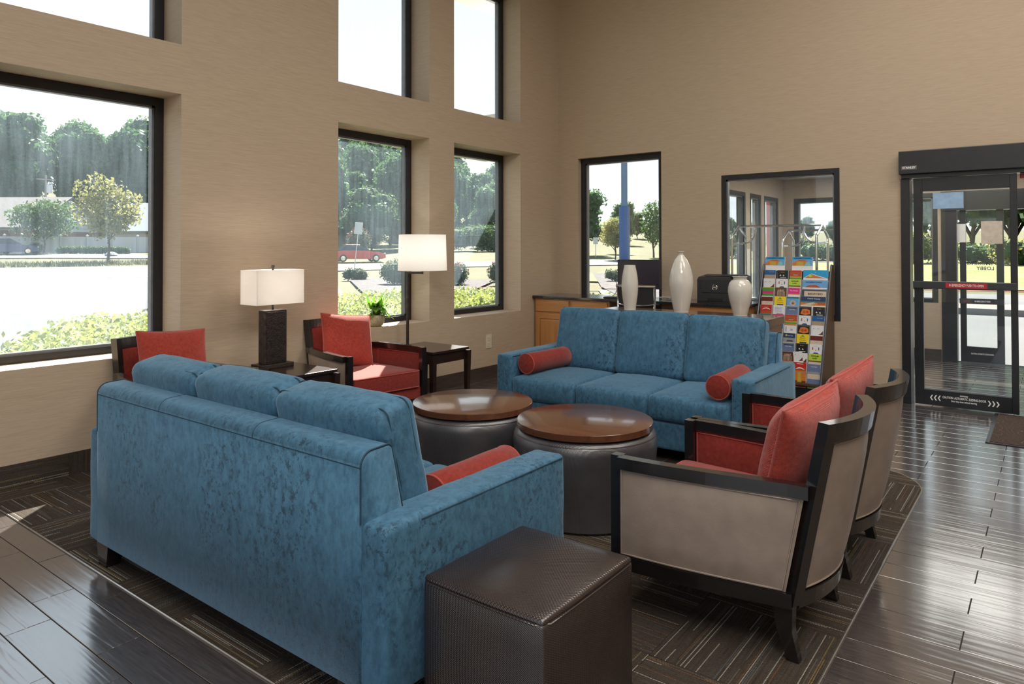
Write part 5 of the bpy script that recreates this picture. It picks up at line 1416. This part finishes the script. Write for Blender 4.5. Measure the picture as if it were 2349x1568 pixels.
# the wooded rise: three staggered rows along the azimuths of the window-wall windows
rows = [(96, 40, 88.5, 3.0, .78), (112, 36, 87, 3.3, .95), (128, 38, 88, 3.4, 1.05), (146, 36, 88, 3.2, 1.15)]
for ri, (R_, a0, a1, st_, sc_) in enumerate(rows):
    a = a0
    while a < a1:
        aa = math.radians(a + rr.uniform(-.8, .8)); R2_ = R_ + rr.uniform(-4, 4); x, y = -R2_ * math.sin(aa), R2_ * math.cos(aa)
        k = 1.0 if a > 47 else .62 + .38 * max(0, (a - 36) / 11)
        near_house = R2_ < 118 and 62 < a < 79
        if not near_house:
            plant_tree(FK[rr.randrange(4)], x, y, 'tall leafy tree in the wooded rise beyond the road', 'trees of the wooded rise', rr.uniform(0, 6), sc_ * k * rr.uniform(.88, 1.12))
        a += st_ * rr.uniform(.8, 1.15)
for i, (x, y, s) in enumerate(((-50, 92, .42), (-58, 88, .52), (-64, 80, .62), (-44, 96, .30))):
    plant_tree(FK[i % 4], x, y, 'leafy tree at the low end of the wooded rise', 'trees at the low end of the rise', i, s)
for i in range(20):
    a = math.radians(-14 + i * 2.3); R_ = 74 + 7 * ((i * 7) % 3); x, y = -R_ * math.sin(a), R_ * math.cos(a)
    if x < -9: continue
    plant_tree(FK[i % 4], x, y, 'green tree at the edge of the sunlit field', 'trees edging the field', i * 1.3, .92 + .12 * ((i * 5) % 3))
for i in range(10):
    a = math.radians(13 + i * 1.8); R_ = 112 + 6 * (i % 3); x, y = -R_ * math.sin(a), R_ * math.cos(a)
    plant_tree(FK[i % 4], x, y, 'distant low tree on the horizon beyond the field', 'distant trees on the horizon', i * .9, .22 + .04 * (i % 3))
K = tree_kind(31, 6.2, 6.0, 1.9, 3600, .17, LF_PALE, 16)
plant_tree(K, -58.67, 24.56, 'small yellow-green tree standing on the verge across the road', rz=.5, core=False)
K = tree_kind(37, 5.3, 8.2, 1.5, 4200, .16, LF_MID, 18, .5)
plant_tree(K, -77.8, 26.7, 'low spreading green tree in front of the white fence', rz=1., core=False)
K = tree_kind(41, 3.9, 3.2, 1.1, 2600, .13, LF_PALE, 12)
plant_tree(K, -30.64, 54.94, 'small round green tree left of the blue pole', rz=.2, core=False)
K = tree_kind(43, 5.3, 4.0, 1.2, 2400, .14, LF_MID, 13, 1.1)
plant_tree(K, -29.0, 59.2, 'airy tree right of the blue pole', rz=2.2, core=False)
K = tree_kind(47, 6.4, 6.0, 1.4, 3200, .2, LF_FOREST, 14)
plant_tree(K, -38.2, 62.0, 'dark green tree at the left edge of the far-wall window', rz=2.2)
plant_tree(K, -37.0, 66.5, 'second dark tree behind the small round one', rz=4.0, sc=.6)
K = tree_kind(53, 7.6, 8.5, .8, 4600, .2, LF_MID, 16)
plant_tree(K, -63.5, 55.6, 'broad bright green tree at the foot of the wooded rise', rz=1.2)
def bush(name, label, x, y, w, d, h, mt_, n=1500, size=.035, seed=1, group=None, cat='bush', blooms=0, core=True, rz=0.):
    t = thing(name, label, cat, (x, y, ter(x, y)), rz, group); rr_ = random.Random(seed); bl = []
    k = max(3, int(w * d / (.35 * h * h)) if h else 3); k = min(k, 40)
    for i in range(k):
        s = h * rr_.uniform(.36, .48); bl.append((rr_.uniform(-1, 1) * max(0, w / 2 - s), rr_.uniform(-1, 1) * max(0, d / 2 - s), h - s * rr_.uniform(1.0, 1.35), s, s, s))
    link(bpy.data.objects.new('foliage', leaf_cloud('foliage', bl, n, size, mt_, seed)), t)
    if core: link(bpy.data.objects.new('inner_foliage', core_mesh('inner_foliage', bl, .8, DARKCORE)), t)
    b = B()
    for i in range(5): b.tube([(rr_.uniform(-.1, .1), rr_.uniform(-.1, .1), -.1), (rr_.uniform(-w, w) * .25, rr_.uniform(-d, d) * .25, h * .6)], .012 * max(1, h), 5)
    b.out('stem', BARK, t)
    if blooms:
        b = B()
        for i in range(blooms):
            g_ = rr_.choice(bl); dd_ = Vector((rr_.gauss(0, 1), rr_.gauss(0, 1), abs(rr_.gauss(0, 1)) + .3)).normalized(); p = Vector(g_[:3]) + dd_ * g_[3] * 1.05; s = .038
            b.add([(p.x - s, p.y, p.z), (p.x, p.y - s, p.z), (p.x + s, p.y, p.z), (p.x, p.y + s, p.z), (p.x, p.y, p.z + s), (p.x, p.y, p.z - s)], [(0, 1, 4), (1, 2, 4), (2, 3, 4), (3, 0, 4), (1, 0, 5), (2, 1, 5), (3, 2, 5), (0, 3, 5)])
        b.out('blossom', M('pink_blossom', (.62, .12, .14), .6, var=.2), t)
    return t
# clipped hedge right outside the window wall
def hedge(label, x0, x1, y0, y1, h, n, seed, round_end=None, name='hedge'):
    t = thing(name, label, 'hedge', ((x0 + x1) / 2, (y0 + y1) / 2, -.1)); rr_ = random.Random(seed); bl = []
    w, d = x1 - x0, y1 - y0; s0 = .30; nx, ny = max(2, int(w / .42)), max(2, int(d / .42))
    for i in range(nx):
        for j in range(ny):
            x = -w / 2 + s0 + (w - 2 * s0) * i / (nx - 1); y = -d / 2 + s0 + (d - 2 * s0) * j / (ny - 1)
            if round_end and y < -d / 2 + 3.0:
                q = (-d / 2 + 3.0 - y) / 3.0
                if (w / 2 - x) / w > math.sqrt(max(0, 1 - q * q)) + .02: continue
            bl.append((x + rr_.uniform(-.06, .06), y + rr_.uniform(-.06, .06), h - .30 + rr_.uniform(-.05, .04), .33, .33, .30))
    link(bpy.data.objects.new('foliage', leaf_cloud('foliage', bl, n, .036, LF_HEDGE, seed)), t)
    bl2 = [(b_[0], b_[1], h * .42, .30, .30, h * .40) for b_ in bl]
    link(bpy.data.objects.new('foliage_base', leaf_cloud('foliage_base', [q for q, o_ in zip(bl2, bl) if True], n // 3, .04, LF_HEDGE, seed + 9)), t)
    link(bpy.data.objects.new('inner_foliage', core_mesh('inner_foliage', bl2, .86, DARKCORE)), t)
    return t
hedge('sunlit yellow-green hedge below the first tall window', -9.9, -6.0, 2.0, 6.3, .74, 30000, 3, True)
hedge('sunlit yellow-green hedge below the second and third windows', -10.4, -6.0, 6.5, 11.3, .78, 32000, 5)
bush('bush', 'small round brownish bush on the mulch bed, seen through the second window', -26.2, 22.1, 1.25, 1.2, .62, LF_ROSE, 1500, .05, 3)
bush('rose_bush', 'rose bush with a few red blooms behind the floor lamp', -21.8, 20.4, 1.6, 1.5, 1.15, LF_ROSE, 2200, .05, 5, 'rose bushes', blooms=14)
bush('rose_bush', 'pink-flowering rose bush left in the third window', -19.6, 21.7, 1.4, 1.4, 1.0, LF_ROSE, 2200, .05, 6, 'rose bushes', blooms=70)
bush('rose_bush', 'pink-flowering rose bush right in the third window', -18.3, 23.2, 1.4, 1.4, 1.0, LF_ROSE, 2200, .05, 7, 'rose bushes', blooms=60)
bush('bush', 'bank of pale green bushes below the rise in the third window', -54, 67, 15, 6, 3.4, LF_MID, 9000, .14, 8, rz=.75)
bush('bush', 'small dark bush in the gravel bed outside the far-wall window', -15.6, 28.0, 1.1, 1.0, .60, LF_ROSE, 1200, .05, 11)
bush('bush', 'flowering pink shrub beyond the road sign', -57, 48.3, 2.6, 2.4, 2.9, LF_ROSE, 2400, .10, 12, blooms=240)
ORD = ['first', 'second', 'third', 'fourth', 'fifth', 'sixth', 'seventh', 'eighth', 'ninth', 'tenth', 'eleventh']
for i in range(11):
    q = i / 10; bush('shrub', '%s clipped green shrub of the fence row, counted from the blue car' % ORD[i], -75.2 + 3.2 * q, 27.2 + 4.6 * q, 1.1, 1.0, .82, LF_MID, 700, .07, 20 + i, 'clipped shrubs along the fence', cat='shrub')
for i, (x, y) in enumerate(((-77.6, 23.7), (-76.4, 25.6))):
    bush('shrub', ['round green shrub behind the blue car', 'round green shrub between the blue car and the fence row'][i], x, y, 1.6, 1.4, 1.15, LF_MID, 1200, .08, 40 + i, cat='shrub')
for i, (x, y) in enumerate(((-14.5, 60), (-18.5, 66), (-22, 61), (-11.5, 64), (-25.5, 68), (-8, 58), (-4.6, 60), (-1.5, 57), (-30, 70))):
    bush('shrub', 'low shrub in the field beyond the vestibule', x, y, 4.2, 3.2, 1.5 + .5 * (i % 3), [LF_MID, LF_PALE][i % 2], 1300, .12, 60 + i, 'field shrubs beyond the vestibule', cat='shrub')
# grass verge tufts between road and fence: nobody could count them
rr_ = np.random.RandomState(4); V = []; F = []
for i in range(5200):
    t_ = rr_.rand(); u_ = rr_.rand(); ax_, ay_ = -62.0 + 6 * t_, -2 + 36 * t_; x = -55.8 + t_ * 4.6 - u_ * 6.0; y = 2 + t_ * 30 + u_ * .5; z = ter(x, y); h_ = .12 + .16 * rr_.rand(); w_ = .05
    k = len(V); V += [(x - w_, y + w_, z), (x + w_, y - w_, z), (x + rr_.randn() * .05, y + rr_.randn() * .05, z + h_)]; F.append((k, k + 1, k + 2))
o = mesh_obj('grass_tufts', V, F, m_leaf('verge_grass', (.09, .10, .028), (.15, .155, .055), (.21, .20, .10), .3, 1.)); tag(o, 'rough pale grass verge across the road', 'grass', None, 'stuff')

# ---- white fence
FENW = M('white_vinyl', (.46, .47, .485), .5, var=.03)
t = thing('fence', 'long white vinyl panel fence across the road', 'fence', (0, 0, 0))
P0, P1 = Vector((-82.8, 17.8)), Vector((-76.3, 37.4)); n_ = 9
for i in range(n_ + 1):
    p = P0.lerp(P1, i / n_); z = ter(p.x, p.y) - .1
    B().box(p.x - .09, p.x + .09, p.y - .09, p.y + .09, z - .2, z + 1.82).out('post', FENW, t)
    B().add([(p.x - .13, p.y - .13, z + 1.82), (p.x + .13, p.y - .13, z + 1.82), (p.x + .13, p.y + .13, z + 1.82), (p.x - .13, p.y + .13, z + 1.82), (p.x, p.y, z + 1.98)], [(0, 1, 4), (1, 2, 4), (2, 3, 4), (3, 0, 4), (3, 2, 1, 0)]).out('post_cap', FENW, t)
    if i < n_:
        q = P0.lerp(P1, (i + 1) / n_); d_ = (q - p); L_ = d_.length; ang = math.atan2(d_.y, d_.x)
        o = B().box(.1, L_ - .1, -.03, .03, 0, 1.70).out('fence_panel', FENW, t); o.location = (p.x, p.y, z); o.rotation_euler = (0, 0, ang)
# ---- houses behind it
def house(label, c, ang, L, W, hw, hr, wallm, roofm, gable, windows=2, group=None):
    t = thing('house', label, 'house', (c[0], c[1], ter(*c)), ang, group)
    B().box(-L / 2, L / 2, -W / 2, W / 2, -2, hw * .80).out('brick_base', wallm, t)
    B().box(-L / 2 + .05, L / 2 - .05, -W / 2 + .05, W / 2 - .05, hw * .80, hw).out('wall', gable, t)
    for s in (-1, 1):
        b = B(); b.prism([(-W / 2, hw), (W / 2, hw), (0, hw + hr)], s * (L / 2 - .1) - .08, s * (L / 2 - .1) + .08, 'X'); gb = b.out('gable', gable, t)
        for k in range(8):
            z_ = hw + hr * k / 8; ww = W / 2 * (1 - k / 8)
            B().box(s * (L / 2 - .1) + s * .08 - .02, s * (L / 2 - .1) + s * .08 + .02, -ww + .1, ww - .1, z_ + .02, z_ + .06).out('siding_board', gable, gb)
    for s in (-1, 1):
        n = Vector((0, s * hr, W / 2)).normalized() * .18
        v = [(-L / 2 - .4, s * (W / 2 + .5), hw - hr / (W / 2) * .5), (L / 2 + .4, s * (W / 2 + .5), hw - hr / (W / 2) * .5), (L / 2 + .4, 0, hw + hr), (-L / 2 - .4, 0, hw + hr)]
        v2 = [(a_[0], a_[1] + n.y, a_[2] + n.z) for a_ in v]
        B().add(v + v2, [(0, 1, 2, 3), (4, 7, 6, 5), (0, 4, 5, 1), (1, 5, 6, 2), (2, 6, 7, 3), (3, 7, 4, 0)]).out('roof_slope', roofm, t)
    for k in range(windows):
        x = -L / 2 + L * (k + 1) / (windows + 1); f_ = B().box(x - .55, x + .55, -W / 2 - .06, -W / 2 + .1, .7, 1.55).out('window', FENW, t)
        B().box(x - .45, x + .45, -W / 2 - .08, -W / 2 - .05, .78, 1.47).out('pane', M('dark_pane', (.05, .07, .09), .1), f_)
    return t
BRICK = M('red_brick_far', (.15, .055, .04), .85, var=.3, nscale=10); SIDING = M('white_siding', (.48, .50, .53), .6, var=.04); ROOFG = M('grey_shingle_roof', (.14, .13, .125), .85, var=.15, nscale=3)
PALEROOF = M('pale_metal_roof', (.24, .255, .275), .5, var=.05)
h1 = house('white-gabled brick building behind the fence, between the two small trees', (-101.6, 29.3), math.radians(37), 19, 14, 2.0, 3.6, BRICK, ROOFG, SIDING)
h2 = house('second pale-roofed building at the right edge of the first window', (-93.5, 49.0), math.radians(37), 14, 13, 1.9, 3.7, M('beige_brick', (.42, .36, .32), .85, var=.2), PALEROOF, SIDING, 1)
t = thing('utility_pole', 'wooden utility pole with transformer behind the brick building', 'pole', (-103.1, 35.6, ter(-103.1, 35.6)))
PW = M('weathered_pole_wood', (.26, .24, .22), .85, var=.2)
B().lathe([(.17, -.3), (.12, 8.9), (0, 8.92)], 10).out('pole', PW, t)
B().box(-.06, .06, -1.1, 1.1, 8.3, 8.42).out('crossarm', PW, t)
B().lathe([(0, 6.6), (.32, 6.6), (.34, 6.7), (.34, 7.6), (.3, 7.7), (0, 7.72)], 14, None, (.45, .25)).out('transformer', M('grey_enamel', (.60, .62, .64), .4), t)
b = B()
for k in (-1, 0, 1): b.tube(smooth_path([(3.0, -30, 7.8), (0, 0, 8.45), (2.5, 30, 7.7)], 8), .022, 4, mx=Matrix.Translation((0, k * .9, 0)))
b.out('power_line', BLACKP, t)
# ---- cars
def car(label, loc, rz, col, L=4.5):
    t = thing('car', label, 'car', loc, rz)
    pm_ = M('car_paint_' + label.split()[0], col, .22, coat=.8, var=.04)
    body = [(-2.2, .30), (-2.24, .62), (-2.05, .88), (-1.35, .95), (.75, .93), (1.75, .80), (2.18, .62), (2.22, .34), (1.9, .24), (-1.9, .24)]
    b = B(); b.prism([(x * L / 4.5, z) for x, z in body], -.86, .86, 'Y'); b.out('body', pm_, t)
    roof = [(-1.75, .93), (-1.15, 1.33), (-.55, 1.43), (.10, 1.41), (.95, .93)]
    b = B(); n = len(roof); V_ = [(x, -.80, z) if z < 1 else (x, -.60, z) for x, z in roof] + [(x, .80, z) if z < 1 else (x, .60, z) for x, z in roof]
    b.add(V_, [tuple(range(n)), tuple(range(n, 2 * n))[::-1]] + [(i, (i + 1) % n, n + (i + 1) % n, n + i) for i in range(n)]); b.out('glasshouse', M('car_glass', (.03, .04, .05), .08), t)
    b = B(); b.box(-1.10, .08, -.62, .62, 1.385, 1.445, .02); b.out('roof_panel', pm_, t)
    for x in (-1.35, 1.38):
        for y in (-.80, .80):
            b = B(); mx = Matrix.Translation((x, y, .31)) @ Matrix.Rotation(PI / 2, 4, 'X'); b.lathe([(0, -.10), (.22, -.10), (.31, -.08), (.31, .08), (.22, .10), (0, .10)], 20, mx); w_ = b.out('wheel', BLACKP, t)
            b = B(); b.lathe([(0, -.115), (.19, -.112), (.20, -.09), (.20, .09), (.19, .112), (0, .115)], 14, mx); b.out('wheel_rim', CHROME, w_)
    for y in (-.6, .6): B().box(2.10, 2.20, y - .18, y + .18, .60, .72, .01).out('headlamp', M('lamp_lens', (.6, .6, .6), .1), t)
    return t
car('blue parked car in front of the white fence', (-74.6, 22.9, ter(-74.6, 22.9) + .06), math.radians(72), (.015, .045, .16))
car('red car on the road, seen through the second window', (-46.2, 39.0, ter(-46.2, 39.0) + .03), math.radians(62), (.55, .05, .05))
t = B().add([(v[0] * .75 + .06 * math.sin(v[1] * 9), v[1] * .5, v[2] * .30) for v in lathe([(0, -.6), (.7, -.5), (1, 0), (.8, .5), (.35, .85), (0, .95)], 11)[0]], lathe([(0, -.6), (.7, -.5), (1, 0), (.8, .5), (.35, .85), (0, .95)], 11)[1]).out('boulder', M('grey_rock', (.42, .42, .42), .9, var=.2))
t.location = (-67.6, 28.6, ter(-67.6, 28.6) + .15); tag(t, 'grey boulder at the foot of the yellow-green tree', 'rock')
# ---- poles and signs
t = thing('sign_pole', 'tall blue steel pole with thicker lower sleeve outside the far-wall window', 'pole', (-29.3, 54.2, ter(-29.3, 54.2)))
BLUEP = M('blue_painted_steel', (.035, .095, .28), .4, var=.1)
B().lathe([(.46, -.3), (.46, 4.65), (.27, 4.65), (.27, 4.7)], 24).out('sleeve', BLUEP, t)
B().lathe([(.27, 4.6), (.27, 16), (0, 16)], 24).out('pole', M('slate_blue_steel', (.12, .18, .30), .4, var=.1), t)
STEEL = M('galvanised_steel', (.55, .56, .58), .4, metal=.6)
t = thing('road_sign', 'white road sign on a leaning post by the parking lot', 'sign', (-35.6, 29.8, ter(-35.6, 29.8)), math.radians(40)); t.rotation_euler = (0, math.radians(6), math.radians(35))
B().lathe([(.03, -.1), (.03, 3.0), (0, 3.0)], 8).out('post', STEEL, t); B().box(-.26, .26, -.04, -.02, 2.35, 3.1, .004).out('sign_plate', FENW, t)
t = thing('road_sign', 'small grey sign among the trees left of the blue pole', 'sign', (-34.5, 58.1, ter(-34.5, 58.1)), .5)
B().lathe([(.03, -.1), (.03, 1.9), (0, 1.9)], 8).out('post', STEEL, t); B().box(-.22, .22, -.04, -.02, 1.25, 1.9, .004).out('sign_plate', STEEL, t)
t = thing('canopy_post', 'red-painted canopy post outside the vestibule side windows', 'post', (-4.08, 13.25, -.1))
B().box(-.10, .10, -.10, .10, 0, 4.2, .01).out('post_shaft', M('red_enamel_post', (.40, .04, .03), .4), t)
B().box(-.2, .2, -.2, .2, 0, .12, .01).out('post_foot', CONC, t)
struct(B().box(-8.5, 8, 12.6, 13.9, 4.1, 4.4).out('canopy_beam', PLASTER))
t = thing('bollard_sign', 'thin yellow marker post in the field beyond the doors', 'post', (-2.35, 24.5, ter(-2.35, 24.5)))
B().lathe([(.05, 0), (.05, 2.2), (0, 2.25)], 10).out('post_shaft', M('yellow_paint', (.65, .60, .15), .5), t)
